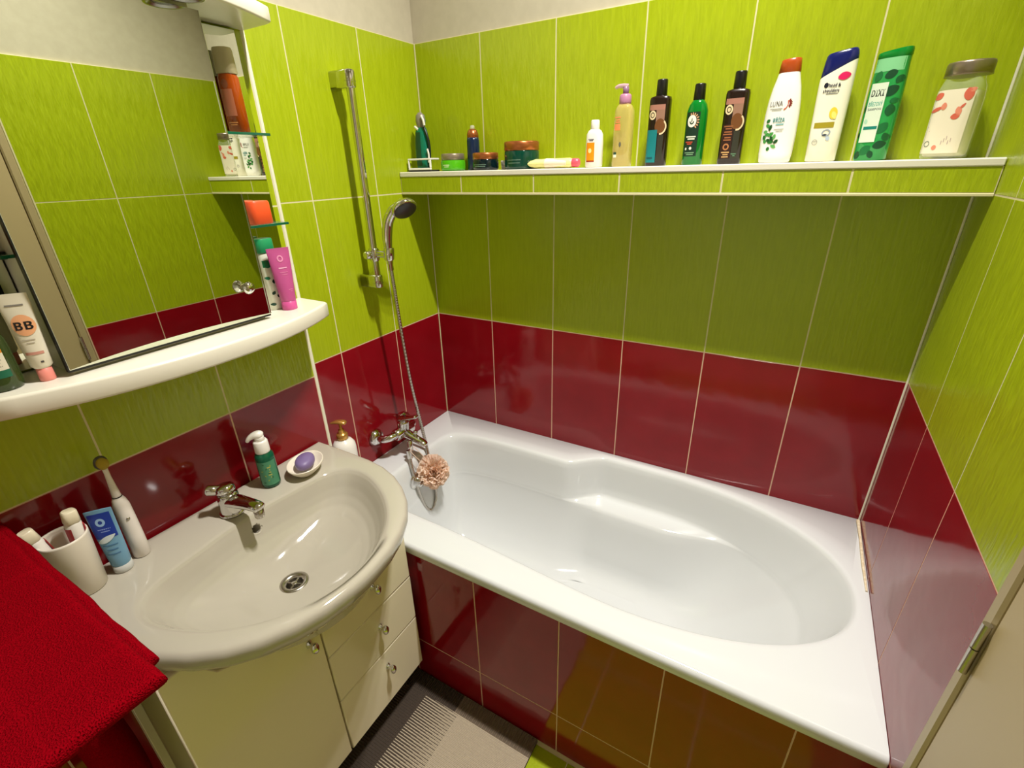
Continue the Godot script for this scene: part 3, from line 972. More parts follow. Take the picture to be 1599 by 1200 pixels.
func bath_mixer():
	var t := thing("bath_mixer", "chrome wall mounted bath mixer tap over the end of the bathtub", "tap", V(0, -0.352, 0.345))
	for s in [-1, 1]:
		var z: float = s * 0.075
		part("rosette", lathe([[0.0, 0.0], [0.032, 0.0], [0.031, 0.006], [0.026, 0.016], [0.018, 0.022], [0.0, 0.022]], 36), M.chrome, t, Vector3(0.0005, 0, z), Basis(Vector3.BACK, -PI / 2))
		part("union", tube(curve([Vector3(0.018, 0, z), Vector3(0.040, 0.0, z * 0.98), Vector3(0.058, 0.004, z * 0.8), Vector3(0.066, 0.006, z * 0.45)], 5), 0.0135, 20), M.chrome, t)
	part("body", tube([Vector3(0.068, 0.006, -0.045), Vector3(0.068, 0.006, -0.04), Vector3(0.068, 0.006, 0.04), Vector3(0.068, 0.006, 0.045)], [0.017, 0.0215, 0.0215, 0.017], 28), M.chrome, t)
	part("spout", tube(curve([Vector3(0.07, 0.002, 0), Vector3(0.10, -0.006, 0.0), Vector3(0.14, -0.016, 0.0), Vector3(0.160, -0.022, 0.0), Vector3(0.168, -0.030, 0.0)], 5), [0.021, 0.021, 0.0205, 0.02, 0.019, 0.018, 0.0175, 0.017, 0.0165, 0.016, 0.016, 0.0158, 0.0156, 0.0154, 0.0152, 0.015, 0.0148, 0.0145, 0.0135, 0.011, 0.006], 24, 0.75, Vector3.BACK), M.chrome, t)
	part("cartridge", lathe([[0.0215, 0.0], [0.021, 0.03], [0.0195, 0.036], [0.0, 0.038]], 32), M.chrome, t, Vector3(0.068, 0.014, 0), Basis(Vector3.BACK, -0.12))
	var l := part("lever", tube(curve([Vector3(0.052, 0.05, 0), Vector3(0.072, 0.060, 0), Vector3(0.105, 0.070, 0), Vector3(0.135, 0.080, 0), Vector3(0.142, 0.082, 0)], 4), [0.010, 0.013, 0.017, 0.018, 0.0185, 0.018, 0.017, 0.016, 0.015, 0.014, 0.0135, 0.013, 0.0125, 0.012, 0.011, 0.009, 0.005], 20, 0.5, Vector3.BACK), M.chrome, t)
	part("marker", lathe([[0.0, 0.0], [0.004, 0.0], [0.003, 0.002], [0.0, 0.0022]], 14), M.black, l, Vector3(0.086, 0.0755, 0.003))
	part("diverter", lathe([[0.006, 0.0], [0.006, 0.012], [0.009, 0.014], [0.009, 0.022], [0.006, 0.025], [0.0, 0.025]], 20), M.chrome, t, Vector3(0.126, -0.004, 0))
	part("hose_outlet", lathe([[0.0, -0.04], [0.009, -0.04], [0.0095, -0.036], [0.0095, 0.0], [0.0, 0.0]], 20), M.chrome, t, Vector3(0.120, -0.008, 0.028))

# ==================================================================== bottles and their print
# profile rows: [height, half width, half depth]; e is the squareness of the cross-section
func body(called: String, prof: Array, e: float, m: Material, parent: Node3D, n := 40, shear := 0.0) -> Dictionary:
	var rings := []
	for p in prof:
		var r := []
		for j in n:
			var a := TAU * j / n
			var cx := signf(cos(a)) * pow(abs(cos(a)), 2.0 / e)
			var cz := signf(sin(a)) * pow(abs(sin(a)), 2.0 / e)
			var dy: float = p[3] * cx if p.size() > 3 else 0.0
			r.append(Vector3(cx * p[1], p[0] + dy, cz * p[2]))
		rings.append(r)
	var st := begin()
	add_loft(st, rings)
	return {"prof": prof, "e": e, "node": part(called, done(st), m, parent)}

func surf(B: Dictionary, x: float, y: float) -> float:
	var p: Array = B.prof
	var w: float = p[-1][1]
	var d: float = p[-1][2]
	for i in p.size() - 1:
		if y <= p[i + 1][0] and p[i + 1][0] > p[i][0]:
			var t: float = clamp((y - p[i][0]) / (p[i + 1][0] - p[i][0]), 0, 1)
			w = lerp(p[i][1], p[i + 1][1], t)
			d = lerp(p[i][2], p[i + 1][2], t)
			break
	var u: float = clamp(abs(x) / max(w, 0.0001), 0, 0.995)
	return d * pow(1.0 - pow(u, B.e), 1.0 / B.e)

func ink(col: Color, rough := 0.4) -> StandardMaterial3D:
	var key := "ink_" + col.to_html()
	if not M.has(key):
		mat(key, col, rough)
	return M[key]

func print_text(B: Dictionary, txt: String, cx: float, cy: float, h: float, col: Color, width := 0.0, bold := true, upright := 0.0):
	var tm := TextMesh.new()
	var f := SystemFont.new()
	f.font_names = PackedStringArray(["Droid Sans"])
	f.font_weight = 700 if bold else 400
	tm.font = f
	tm.text = txt
	tm.font_size = 48
	tm.pixel_size = 0.01
	tm.depth = 0.02
	tm.curve_step = 2.0
	var arr := tm.get_mesh_arrays()
	var v: PackedVector3Array = arr[Mesh.ARRAY_VERTEX]
	if v.is_empty():
		return
	var lo := v[0]
	var hi := v[0]
	for p in v:
		lo = lo.min(p)
		hi = hi.max(p)
	var s := h / (hi.y - lo.y)
	var sx := s if width <= 0.0 else width / (hi.x - lo.x)
	for k in v.size():
		var p := v[k]
		var q := Vector2((p.x - (lo.x + hi.x) / 2) * sx, (p.y - (lo.y + hi.y) / 2) * s).rotated(upright)
		var x := cx + q.x
		var y := cy + q.y
		v[k] = Vector3(x, y, surf(B, x, y) + 0.0007 + (0.0002 if p.z > 0 else 0.0))
	arr[Mesh.ARRAY_VERTEX] = v
	var am := ArrayMesh.new()
	am.add_surface_from_arrays(Mesh.PRIMITIVE_TRIANGLES, arr)
	part("lettering", am, ink(col), B.node)

func print_rect(B: Dictionary, x0: float, x1: float, y0: float, y1: float, col: Color, called := "label_print", off := 0.0004):
	var st := begin()
	var nx := 12
	var ny := 6
	var P := func(i, j):
		var x: float = lerp(x0, x1, float(i) / nx)
		var y: float = lerp(y0, y1, float(j) / ny)
		return Vector3(x, y, surf(B, x, y) + off)
	for i in nx:
		for j in ny:
			quad(st, P.call(i, j), P.call(i, j + 1), P.call(i + 1, j + 1), P.call(i + 1, j))
	part(called, done(st), ink(col), B.node)

# a round or leaf-shaped print; pointed > 0 draws both ends out to tips; hole leaves a ring
func print_disc(B: Dictionary, cx: float, cy: float, rx: float, ry: float, col: Color, turn := 0.0, pointed := 0.0, hole := 0.0, off := 0.0005, called := "print_mark", a0 := 0.0, a1 := TAU):
	var st := begin()
	var n := 24
	var m := 3
	var P := func(i, j):
		var a: float = lerp(a0, a1, float(i) / n)
		var r: float = lerp(hole, 1.0, float(j) / m)
		var q := Vector2(cos(a) * rx, sin(a) * ry * (1.0 - pointed * pow(abs(cos(a)), 2.0))) * r
		q = q.rotated(turn)
		return Vector3(cx + q.x, cy + q.y, surf(B, cx + q.x, cy + q.y) + off)
	for i in n:
		for j in m:
			quad(st, P.call(i, j), P.call(i + 1, j), P.call(i + 1, j + 1), P.call(i, j + 1))
	part(called, done(st), ink(col), B.node)

func print_lines(B: Dictionary, x0: float, x1: float, ys: Array, h: float, col: Color):
	for k in ys.size():
		var inset: float = [0.0, 0.004, 0.002][k % 3]
		print_rect(B, x0 + inset, x1 - inset * 0.5, ys[k] - h / 2, ys[k] + h / 2, col, "small_print", 0.0006)

func clear(called: String, col: Color, alpha: float, rough := 0.03) -> StandardMaterial3D:
	var m := mat(called, Color(col.r, col.g, col.b, alpha), rough)
	m.transparency = BaseMaterial3D.TRANSPARENCY_ALPHA
	return m

func plastic(called: String, col: Color, rough := 0.25) -> StandardMaterial3D:
	if M.has(called):
		return M[called]
	return mat(called, col, rough)

func round_prof(pairs: Array) -> Array:
	return pairs.map(func(p): return [p[1], p[0], p[0]])

# ==================================================================== things on the tiled ledge
func ledge_things():
	var Y := 0.4500 + 0.0667
	var copper := mat("copper", rgb(176, 104, 58), 0.28, 0.75)
	var teal_glass := mat("teal_glass", rgb(4, 58, 44), 0.06)
	var navy_glass := mat("navy_glass", rgb(8, 26, 30), 0.06)
	var capblack := mat("cap_black", rgb(14, 12, 12), 0.3)

	# shaver in its holder
	var h := thing("shaver_holder", "small white plastic stand holding the teal shaver at the ledge end", "holder", V(0.058, Y, 0.075))
	part("base", box(Vector3(-0.048, 0.0, -0.022), Vector3(0.048, 0.005, 0.026), 0.002), M.rubber, h)
	for b in [[-0.048, 0.005, 0.048, 0.011], [-0.048, 0.035, 0.048, 0.040], [-0.048, 0.011, -0.043, 0.035], [0.042, 0.011, 0.048, 0.035]]:
		part("front_bar", box(Vector3(b[0], b[1], 0.020), Vector3(b[2], b[3], 0.026), 0.0015), M.white_plastic, h)
	for s in [-1, 1]:
		part("side_bar", box(Vector3(s * 0.0455 - 0.0025, 0.035, -0.022), Vector3(s * 0.0455 + 0.0025, 0.040, 0.020), 0.001), M.white_plastic, h)
	var sh := thing("shaver", "teal shaver with grey oval head standing in the white stand", "shaver", V(0.060, Y + 0.0052, 0.076))
	var teal := mat("teal_plastic", rgb(8, 120, 96), 0.15)
	var hb := body("handle", [[0.0, 0.022, 0.012], [0.01, 0.026, 0.014], [0.05, 0.028, 0.015], [0.085, 0.026, 0.014], [0.115, 0.021, 0.012], [0.125, 0.017, 0.010]], 2.6, teal, sh)
	print_rect(hb, -0.019, 0.004, 0.012, 0.112, rgb(20, 70, 52), "grip_panel", 0.0008)
	part("side_cord", tube(curve([Vector3(0.018, 0.125, 0.008), Vector3(0.030, 0.10, 0.010), Vector3(0.034, 0.07, 0.008), Vector3(0.032, 0.03, 0.008), Vector3(0.027, 0.004, 0.006)], 6), 0.0042, 10), mat("cord_dark", rgb(14, 30, 26), 0.4), sh)
	part("white_clip", tube(curve([Vector3(0.014, 0.158, 0.012), Vector3(0.022, 0.146, 0.014), Vector3(0.025, 0.13, 0.013)], 4), 0.0035, 10), M.white_plastic, sh)
	part("white_clip", tube(curve([Vector3(0.031, 0.062, 0.016), Vector3(0.034, 0.045, 0.015), Vector3(0.030, 0.022, 0.012)], 4), 0.003, 10), M.white_plastic, sh)
	part("neck_ring", tube([Vector3(-0.020, 0.128, 0.006), Vector3(-0.004, 0.119, 0.010)], 0.004, 12), M.white_plastic, sh)
	var hd := body("head", [[0.118, 0.006, 0.006], [0.124, 0.013, 0.010], [0.145, 0.018, 0.012], [0.160, 0.015, 0.010], [0.168, 0.006, 0.005]], 2.0, mat("shaver_grey", rgb(138, 128, 120), 0.3), sh)
	part("head_back", lathe([[0.0, 0.120], [0.014, 0.125], [0.020, 0.145], [0.016, 0.162], [0.0, 0.167]], 24), teal, sh, Vector3(-0.004, 0, -0.006), Basis.from_scale(Vector3(1, 1, 0.45)))

	# green cream jar with grey lid
	var t := thing("cream_jar", "small lime green cream jar with grey lid on the ledge", "jar", V(0.172, Y, 0.066))
	var jb := body("jar_body", round_prof([[0.034, 0.0], [0.039, 0.003], [0.040, 0.008], [0.040, 0.026], [0.038, 0.031]]), 2.0, mat("jar_green", rgb(78, 172, 22), 0.1), t)
	print_lines(jb, -0.012, 0.012, [0.017, 0.012], 0.002, rgb(220, 240, 190))
	part("lid", lathe([[0.0, 0.031], [0.035, 0.031], [0.037, 0.033], [0.037, 0.048], [0.035, 0.0505], [0.0, 0.0505]], 40), mat("lid_grey", rgb(150, 136, 116), 0.3, 0.5), t)
	# dark blue spray bottle
	t = thing("spray_bottle", "slim navy spray bottle with copper collar behind the small dark jar", "bottle", V(0.240, Y, 0.046))
	part("bottle_body", lathe([[0.0, 0.0], [0.019, 0.0], [0.020, 0.003], [0.020, 0.085], [0.0185, 0.094], [0.0, 0.095]], 32), mat("navy", rgb(14, 34, 66), 0.15), t)
	part("collar", lathe([[0.0, 0.094], [0.0185, 0.094], [0.018, 0.104], [0.014, 0.114], [0.009, 0.118], [0.0, 0.118]], 32), copper, t)
	part("nozzle_cap", lathe([[0.0, 0.117], [0.007, 0.117], [0.007, 0.126], [0.005, 0.128], [0.0, 0.128]], 20), clear("clear_cap", Color(0.9, 0.9, 0.85), 0.4), t)
	# two dark jars with copper lids
	for e in [[0.305, 0.040, 0.030, 0.049, "small dark blue cream jar with copper lid beside the navy spray bottle", navy_glass, 0.078], [0.424, 0.052, 0.050, 0.075, "large dark teal cream jar with copper lid on the ledge", teal_glass, 0.062]]:
		t = thing("cream_jar", e[4], "jar", V(e[0], Y, e[6]))
		var r: float = e[1]
		var y1: float = e[2]
		var y2: float = e[3]
		var B := body("jar_body", round_prof([[r - 0.005, 0.0], [r - 0.001, 0.003], [r, 0.007], [r, y1 - 0.003], [r - 0.002, y1]]), 2.0, e[5], t)
		print_lines(B, -0.022, 0.022, [y1 * 0.5, y1 * 0.34], 0.0016, rgb(110, 140, 122))
		part("lid", lathe([[0.0, y1], [r - 0.002, y1], [r, y1 + 0.002], [r, y2 - 0.003], [r - 0.003, y2], [0.0, y2]], 48), copper, t)
	t = thing("white_pot", "tiny white pot between the two dark jars", "pot", V(0.352, Y, 0.030))
	part("pot_body", lathe([[0.0, 0.0], [0.016, 0.0], [0.017, 0.002], [0.017, 0.014], [0.0, 0.014]], 24), M.white_plastic, t)
	part("lid", lathe([[0.0, 0.014], [0.018, 0.014], [0.018, 0.024], [0.016, 0.026], [0.0, 0.026]], 24), M.white_plastic, t)
	# tube lying down
	t = thing("cream_tube", "pale yellow tube with pink cap lying on the ledge", "tube", V(0.473, Y, 0.098))
	var rings := []
	for p in [[0.0, 0.0045, 0.020], [0.004, 0.009, 0.021], [0.02, 0.0125, 0.019], [0.035, 0.0115, 0.0185], [0.05, 0.0125, 0.018], [0.09, 0.0128, 0.016], [0.125, 0.0128, 0.0145], [0.132, 0.010, 0.011]]:
		var ring := []
		for j in 28:
			var a := TAU * j / 28
			ring.append(Vector3(p[0], 0.0132 + cos(a) * p[1], sin(a) * p[2]))
		rings.append(ring)
	var st := begin()
	add_loft(st, rings)
	var tb := part("tube_body", done(st), mat("tube_yellow", rgb(232, 226, 150), 0.2), t)
	part("label_band", tube([Vector3(0.052, 0.0132, 0), Vector3(0.118, 0.0132, 0)], [0.01875, 0.01545], 28, 0.72, Vector3.BACK), mat("tube_label", rgb(238, 224, 200), 0.35), tb)
	part("cap", tube([Vector3(0.131, 0.0132, 0), Vector3(0.133, 0.0132, 0), Vector3(0.149, 0.0132, 0), Vector3(0.152, 0.0132, 0)], [0.010, 0.0115, 0.0112, 0.008], 24), mat("cap_pink", rgb(226, 84, 104), 0.3), t)
	# small white bottle with orange label
	t = thing("lotion_bottle", "small white bottle with bright orange label on the ledge", "bottle", V(0.652, Y, 0.058))
	var B := body("bottle_body", [[0.0, 0.021, 0.014], [0.003, 0.0235, 0.016], [0.06, 0.0235, 0.016], [0.082, 0.022, 0.0155], [0.091, 0.017, 0.0135], [0.094, 0.012, 0.012]], 2.6, M.white_plastic, t)
	part("cap", lathe([[0.0, 0.094], [0.0115, 0.094], [0.012, 0.096], [0.0115, 0.114], [0.010, 0.117], [0.0, 0.117]], 28), M.white_plastic, t)
	print_rect(B, -0.0175, 0.006, 0.016, 0.062, rgb(246, 146, 8))
	print_rect(B, -0.0175, 0.006, 0.014, 0.0175, rgb(150, 46, 10), "label_stripe", 0.0006)
	print_disc(B, -0.007, 0.042, 0.005, 0.006, rgb(252, 226, 150), 0.0, 0.0)
	print_lines(B, -0.013, 0.004, [0.070, 0.067], 0.0014, rgb(90, 90, 110))
	# clear pump bottle
	t = thing("pump_bottle", "tall clear yellowish pump bottle with mauve pump on the ledge", "bottle", V(0.730, Y, 0.052), 0.0)
	B = body("bottle_body", [[0.0, 0.023, 0.018], [0.003, 0.0255, 0.020], [0.11, 0.0255, 0.020], [0.135, 0.024, 0.019], [0.146, 0.018, 0.016], [0.150, 0.012, 0.012]], 2.8, clear("pump_clear", rgb(222, 196, 120), 0.42), t)
	print_lines(B, -0.019, -0.003, [0.118, 0.112, 0.107], 0.003, rgb(242, 140, 96))
	print_rect(B, -0.019, -0.003, 0.088, 0.103, rgb(244, 142, 86))
	print_disc(B, -0.001, 0.054, 0.003, 0.006, rgb(96, 96, 84))
	print_rect(B, -0.019, -0.010, 0.030, 0.036, rgb(34, 70, 60), "label_stripe")
	print_rect(B, -0.019, -0.010, 0.023, 0.030, rgb(232, 236, 214))
	var mauve := mat("mauve", rgb(178, 122, 152), 0.35)
	part("collar", lathe([[0.0, 0.149], [0.0145, 0.149], [0.0155, 0.152], [0.0150, 0.168], [0.012, 0.1715], [0.0, 0.172]], 32), mauve, t)
	part("pump_stem", lathe([[0.0, 0.171], [0.0075, 0.171], [0.0075, 0.188], [0.0, 0.189]], 24), mat("mauve_dark", rgb(140, 104, 134), 0.4), t)
	part("spout", tube(curve([Vector3(0.006, 0.188, 0), Vector3(-0.006, 0.190, 0.002), Vector3(-0.018, 0.190, 0.006), Vector3(-0.026, 0.186, 0.008)], 4), [0.006, 0.0062, 0.0062, 0.006, 0.006, 0.0055, 0.005, 0.0048, 0.0045, 0.0042, 0.004, 0.0036, 0.003], 14), clear("spout_clear", rgb(214, 170, 190), 0.6), t)
	# two black bottles with coconut print
	var umber := mat("umber", rgb(30, 15, 10), 0.22)
	for e in [[0.823, 0.052, "black shampoo bottle with coconut print and a teal sticker on the ledge", true], [1.003, 0.050, "black shampoo bottle with coconut print and brown lettering beside the white bottle", false]]:
		t = thing("shampoo_bottle", e[2], "bottle", V(e[0], Y, e[1]), 0.0)
		B = body("bottle_body", [[0.0, 0.0245, 0.017], [0.003, 0.0262, 0.0185], [0.150, 0.0262, 0.0185], [0.157, 0.0245, 0.0175], [0.160, 0.0135, 0.0135]], 3.4, umber, t)
		print_rect(B, -0.022, 0.017, 0.128, 0.140, rgb(168, 116, 100), "label_print")
		print_rect(B, -0.004, 0.017, 0.090, 0.130, rgb(150, 112, 92), "label_print", 0.0003)
		print_disc(B, 0.007, 0.092, 0.0125, 0.017, rgb(110, 66, 30), 0.0, 0.0, 0.0, 0.0006)
		print_disc(B, 0.009, 0.090, 0.014, 0.018, rgb(222, 200, 160), 0.0, 0.0, 0.78, 0.0007, "print_mark", -1.7, 0.9)
		print_disc(B, -0.013, 0.117, 0.0085, 0.0105, rgb(226, 206, 164), 0.0, 0.0, 0.62, 0.0007)
		print_disc(B, -0.013, 0.117, 0.0035, 0.0045, rgb(216, 196, 154), 0.0, 0.0, 0.0, 0.0007)
		print_rect(B, 0.004, 0.018, 0.012, 0.072, rgb(46, 46, 36), "label_print")
		if e[3]:
			print_rect(B, -0.024, 0.002, 0.008, 0.084, rgb(10, 118, 122), "sticker", 0.0009)
			print_lines(B, -0.021, -0.001, [0.075, 0.070, 0.062, 0.050], 0.0018, rgb(70, 168, 166))
			print_rect(B, -0.021, -0.005, 0.016, 0.021, rgb(6, 76, 84), "small_print", 0.0011)
		else:
			print_rect(B, -0.022, 0.003, 0.012, 0.086, rgb(44, 18, 14), "label_print", 0.0005)
			print_lines(B, -0.019, 0.001, [0.082, 0.077, 0.070, 0.065, 0.058, 0.053], 0.0028, rgb(150, 92, 56))
			print_disc(B, -0.009, 0.038, 0.007, 0.0075, rgb(168, 110, 66), 0.0, 0.0, 0.55, 0.0008)
			print_lines(B, -0.018, 0.0, [0.026, 0.021, 0.016], 0.0026, rgb(190, 150, 96))
			print_lines(B, 0.005, 0.016, [0.022, 0.018], 0.002, rgb(90, 130, 100))
		part("cap", lathe([[0.0, 0.160], [0.0128, 0.160], [0.0135, 0.162], [0.0128, 0.193], [0.0118, 0.1955], [0.0, 0.1955]], 32), capblack, t)
	# green bottle with black cap
	t = thing("shower_gel_bottle", "glossy green bottle with black cap and white smile emblem on the ledge", "bottle", V(0.915, Y, 0.050), 0.0)
	B = body("bottle_body", [[0.0, 0.0225, 0.018], [0.003, 0.0245, 0.0195], [0.10, 0.025, 0.020], [0.120, 0.0245, 0.0195], [0.134, 0.0205, 0.0175], [0.142, 0.0145, 0.0145], [0.144, 0.0125, 0.0125]], 2.3, mat("gel_green", rgb(2, 112, 34), 0.08), t)
	print_rect(B, -0.0205, 0.011, 0.020, 0.118, rgb(10, 44, 30))
	for k in 9:
		var a := -0.9 + k * 0.35
		print_disc(B, -0.006 + cos(a) * 0.0135, 0.098 + sin(a) * 0.016, 0.0035, 0.0016, rgb(196, 150, 110), a, 0.4, 0.0, 0.0007)
	print_disc(B, -0.007, 0.098, 0.0105, 0.0135, rgb(236, 232, 220), 0.0, 0.0, 0.0, 0.0008)
	print_disc(B, -0.007, 0.098, 0.0055, 0.007, rgb(8, 60, 34), 0.0, 0.0, 0.6, 0.001, "print_mark", PI, TAU)
	print_disc(B, -0.007, 0.100, 0.0012, 0.005, rgb(8, 60, 34), 0.0, 0.0, 0.0, 0.001)
	print_lines(B, -0.017, 0.006, [0.064, 0.059], 0.0028, rgb(226, 226, 206))
	print_lines(B, -0.017, 0.0, [0.052, 0.048], 0.0024, rgb(190, 66, 46))
	print_disc(B, -0.004, 0.038, 0.003, 0.0035, rgb(220, 226, 206), 0.0, 0.0, 0.0, 0.0008)
	print_disc(B, -0.015, 0.037, 0.002, 0.003, rgb(220, 226, 206), 0.0, 0.0, 0.0, 0.0008)
	print_lines(B, -0.017, 0.006, [0.028, 0.024], 0.0018, rgb(120, 160, 120))
	part("cap", lathe([[0.0, 0.1435], [0.0132, 0.1435], [0.0138, 0.1455], [0.0125, 0.176], [0.0115, 0.1785], [0.0, 0.1785]], 32), capblack, t)
	# white shampoo bottle with birch print
	var leafc := [rgb(34, 104, 40), rgb(60, 140, 60), rgb(20, 70, 30), rgb(90, 160, 84)]
	t = thing("shampoo_bottle", "white shampoo bottle with birch twig print and copper cap on the ledge", "bottle", V(1.103, Y, 0.048), -0.10)
	B = body("bottle_body", [[0.0, 0.030, 0.018], [0.003, 0.0330, 0.0205], [0.02, 0.0355, 0.022], [0.06, 0.0362, 0.022], [0.10, 0.0352, 0.0215], [0.13, 0.0325, 0.0205], [0.155, 0.0280, 0.019], [0.172, 0.0235, 0.0175], [0.182, 0.0215, 0.0165]], 2.4, mat("shampoo_white", rgb(240, 238, 230), 0.28), t)
	body("cap", [[0.1815, 0.0205, 0.0158, -0.001], [0.1835, 0.0222, 0.0168, 0.0008], [0.20, 0.0205, 0.0155, 0.001], [0.207, 0.0195, 0.0145, 0.001], [0.2085, 0.0175, 0.013, 0.001]], 2.4, mat("cap_copper", rgb(166, 70, 24), 0.22), t)
	print_text(B, "LUNA", -0.012, 0.122, 0.0095, rgb(70, 66, 60), 0.026, false)
	print_disc(B, 0.0065, 0.119, 0.006, 0.011, rgb(196, 96, 74), -0.25, 0.0, 0.70, 0.0007, "print_mark", -1.5, 1.2)
	for k in 6:
		var a := -0.9 + k * 0.40
		print_disc(B, 0.0115 + cos(a) * 0.0055, 0.121 + sin(a) * 0.0075, 0.0032, 0.0014, rgb(126, 44, 40), a, 0.5)
	print_lines(B, -0.024, 0.002, [0.112, 0.109], 0.0012, rgb(160, 160, 150))
	print_text(B, "BŘÍZA", -0.001, 0.090, 0.0105, rgb(72, 140, 140), 0.024)
	print_lines(B, -0.006, 0.010, [0.080], 0.003, rgb(132, 178, 178))
	print_lines(B, -0.008, 0.012, [0.070, 0.066], 0.0012, rgb(150, 150, 140))
	var twig := [[-0.023, 0.088], [-0.022, 0.078], [-0.0165, 0.074], [-0.0255, 0.066], [-0.0265, 0.054], [-0.013, 0.060], [-0.017, 0.048], [-0.005, 0.055], [-0.0115, 0.044], [-0.024, 0.046], [0.0, 0.045], [-0.004, 0.035], [-0.0145, 0.030], [-0.0205, 0.060], [-0.010, 0.051]]
	for k in 10:
		var v := k / 9.0
		print_disc(B, lerp(-0.0235, -0.001, pow(v, 1.1)), lerp(0.082, 0.038, v), 0.0032, 0.0006, rgb(140, 110, 60), -1.1, 0.0)
	for k in twig.size():
		print_disc(B, twig[k][0], twig[k][1], 0.0046 + 0.001 * (k % 3), 0.0036, leafc[k % 4], 0.6 + k * 1.9, 0.35, 0.0, 0.0007)
	# white shampoo bottle with navy cap
	t = thing("shampoo_bottle", "white shampoo bottle with slanted navy cap and pink badge on the ledge", "bottle", V(1.197, Y, 0.046), -0.06)
	B = body("bottle_body", [[0.0, 0.0270, 0.0165], [0.003, 0.0298, 0.019], [0.06, 0.0308, 0.020], [0.12, 0.0318, 0.020], [0.155, 0.0322, 0.0195], [0.172, 0.0318, 0.019, 0.010], [0.180, 0.0314, 0.0185, 0.016]], 2.7, mat("shampoo_ivory", rgb(238, 234, 214), 0.25), t)
	body("cap", [[0.1795, 0.0308, 0.018, 0.016], [0.181, 0.0315, 0.0186, 0.016], [0.19, 0.0308, 0.018, 0.015], [0.203, 0.0290, 0.0165, 0.009], [0.210, 0.0272, 0.0150, 0.005], [0.2125, 0.0245, 0.013, 0.004]], 2.7, mat("cap_navy", rgb(16, 24, 88), 0.18), t)
	print_disc(B, 0.0135, 0.165, 0.0115, 0.0075, rgb(216, 20, 92), 0.18, 0.30, 0.0, 0.0008)
	print_lines(B, 0.008, 0.019, [0.167, 0.163], 0.0014, rgb(240, 120, 160))
	print_disc(B, -0.0165, 0.150, 0.0042, 0.005, rgb(20, 22, 40), 0.0, 0.0)
	print_text(B, "head &", -0.0005, 0.1495, 0.0068, rgb(24, 28, 44), 0.022)
	print_text(B, "shoulders", -0.0055, 0.1395, 0.0066, rgb(24, 28, 44), 0.030)
	print_lines(B, -0.014, 0.008, [0.1335], 0.0012, rgb(90, 90, 96))
	print_disc(B, 0.008, 0.096, 0.0078, 0.0115, rgb(236, 206, 62), 0.1, 0.1, 0.0, 0.0007)
	print_disc(B, 0.010, 0.092, 0.0045, 0.008, rgb(248, 226, 120), 0.4, 0.2, 0.0, 0.0009)
	print_rect(B, -0.024, 0.014, 0.068, 0.079, rgb(160, 144, 32))
	print_disc(B, 0.002, 0.058, 0.0085, 0.007, rgb(150, 160, 174), 0.2, 0.0, 0.70, 0.0007)
	print_disc(B, 0.0, 0.054, 0.0045, 0.002, rgb(60, 66, 74), 0.1, 0.4, 0.0, 0.0008)
	print_disc(B, 0.007, 0.047, 0.004, 0.005, rgb(176, 190, 206), 0.5, 0.3, 0.0, 0.0007)
	print_disc(B, -0.0165, 0.040, 0.0055, 0.0055, rgb(150, 150, 146), 0.0, 0.0, 0.82, 0.0007)
	print_lines(B, -0.020, -0.013, [0.041, 0.039], 0.001, rgb(150, 150, 146))
	# green birch shampoo
	t = thing("shampoo_bottle", "translucent green shampoo bottle with dark leaf print and pale label on the ledge", "bottle", V(1.291, Y, 0.046), -0.42)
	B = body("bottle_body", [[0.0, 0.0270, 0.0175], [0.003, 0.0300, 0.0195], [0.05, 0.0308, 0.020], [0.12, 0.0306, 0.020], [0.155, 0.0296, 0.0195], [0.18, 0.0285, 0.0185], [0.190, 0.0288, 0.018]], 2.7, mat("birch_green", rgb(38, 150, 72), 0.1), t)
	print_rect(B, -0.026, 0.026, 0.166, 0.1895, rgb(126, 196, 140), "label_print", 0.0003)
	body("cap", [[0.190, 0.0282, 0.0176, 0.0], [0.192, 0.0294, 0.0184, 0.001], [0.200, 0.0296, 0.0184, 0.002], [0.203, 0.0285, 0.0176, 0.003]], 2.7, mat("cap_green", rgb(6, 126, 44), 0.18), t)
	var g := RandomNumberGenerator.new()
	g.seed = 5
	for e in [[0.015, 0.13, 0.013, 0.6], [-0.014, 0.158, 0.010, 1.2], [0.008, 0.160, 0.011, 0.4], [0.021, 0.095, 0.011, 1.5], [0.016, 0.062, 0.012, 0.9], [0.018, 0.030, 0.011, 0.3], [-0.006, 0.020, 0.012, 0.7], [0.006, 0.012, 0.008, 2.0], [-0.020, 0.011, 0.008, 1.4], [0.024, 0.150, 0.008, 1.1], [0.024, 0.112, 0.007, 0.2], [0.025, 0.045, 0.008, 1.9], [-0.025, 0.10, 0.006, 1.5], [-0.0265, 0.05, 0.005, 1.5]]:
		print_disc(B, e[0], e[1], e[2], e[2] * 0.72, [rgb(10, 84, 42), rgb(16, 104, 52), rgb(6, 66, 36)][g.randi() % 3], e[3], 0.3, 0.0, 0.0005)
	print_rect(B, -0.0225, 0.0085, 0.036, 0.146, rgb(214, 226, 206), "label_print", 0.0009)
	print_text(B, "DIXI", -0.007, 0.128, 0.0125, rgb(16, 30, 28), 0.024)
	print_text(B, "BŘEZOVÝ", -0.0068, 0.109, 0.0100, rgb(28, 150, 130), 0.026)
	print_text(B, "ŠAMPON", -0.0068, 0.099, 0.0055, rgb(20, 50, 48), 0.025)
	print_lines(B, -0.010, 0.005, [0.089, 0.085], 0.0014, rgb(130, 160, 150))
	print_disc(B, -0.017, 0.076, 0.0035, 0.005, rgb(170, 210, 186), 0.3, 0.3, 0.0, 0.0011)
	print_rect(B, -0.019, 0.007, 0.0605, 0.0665, rgb(8, 124, 112), "label_stripe", 0.0011)
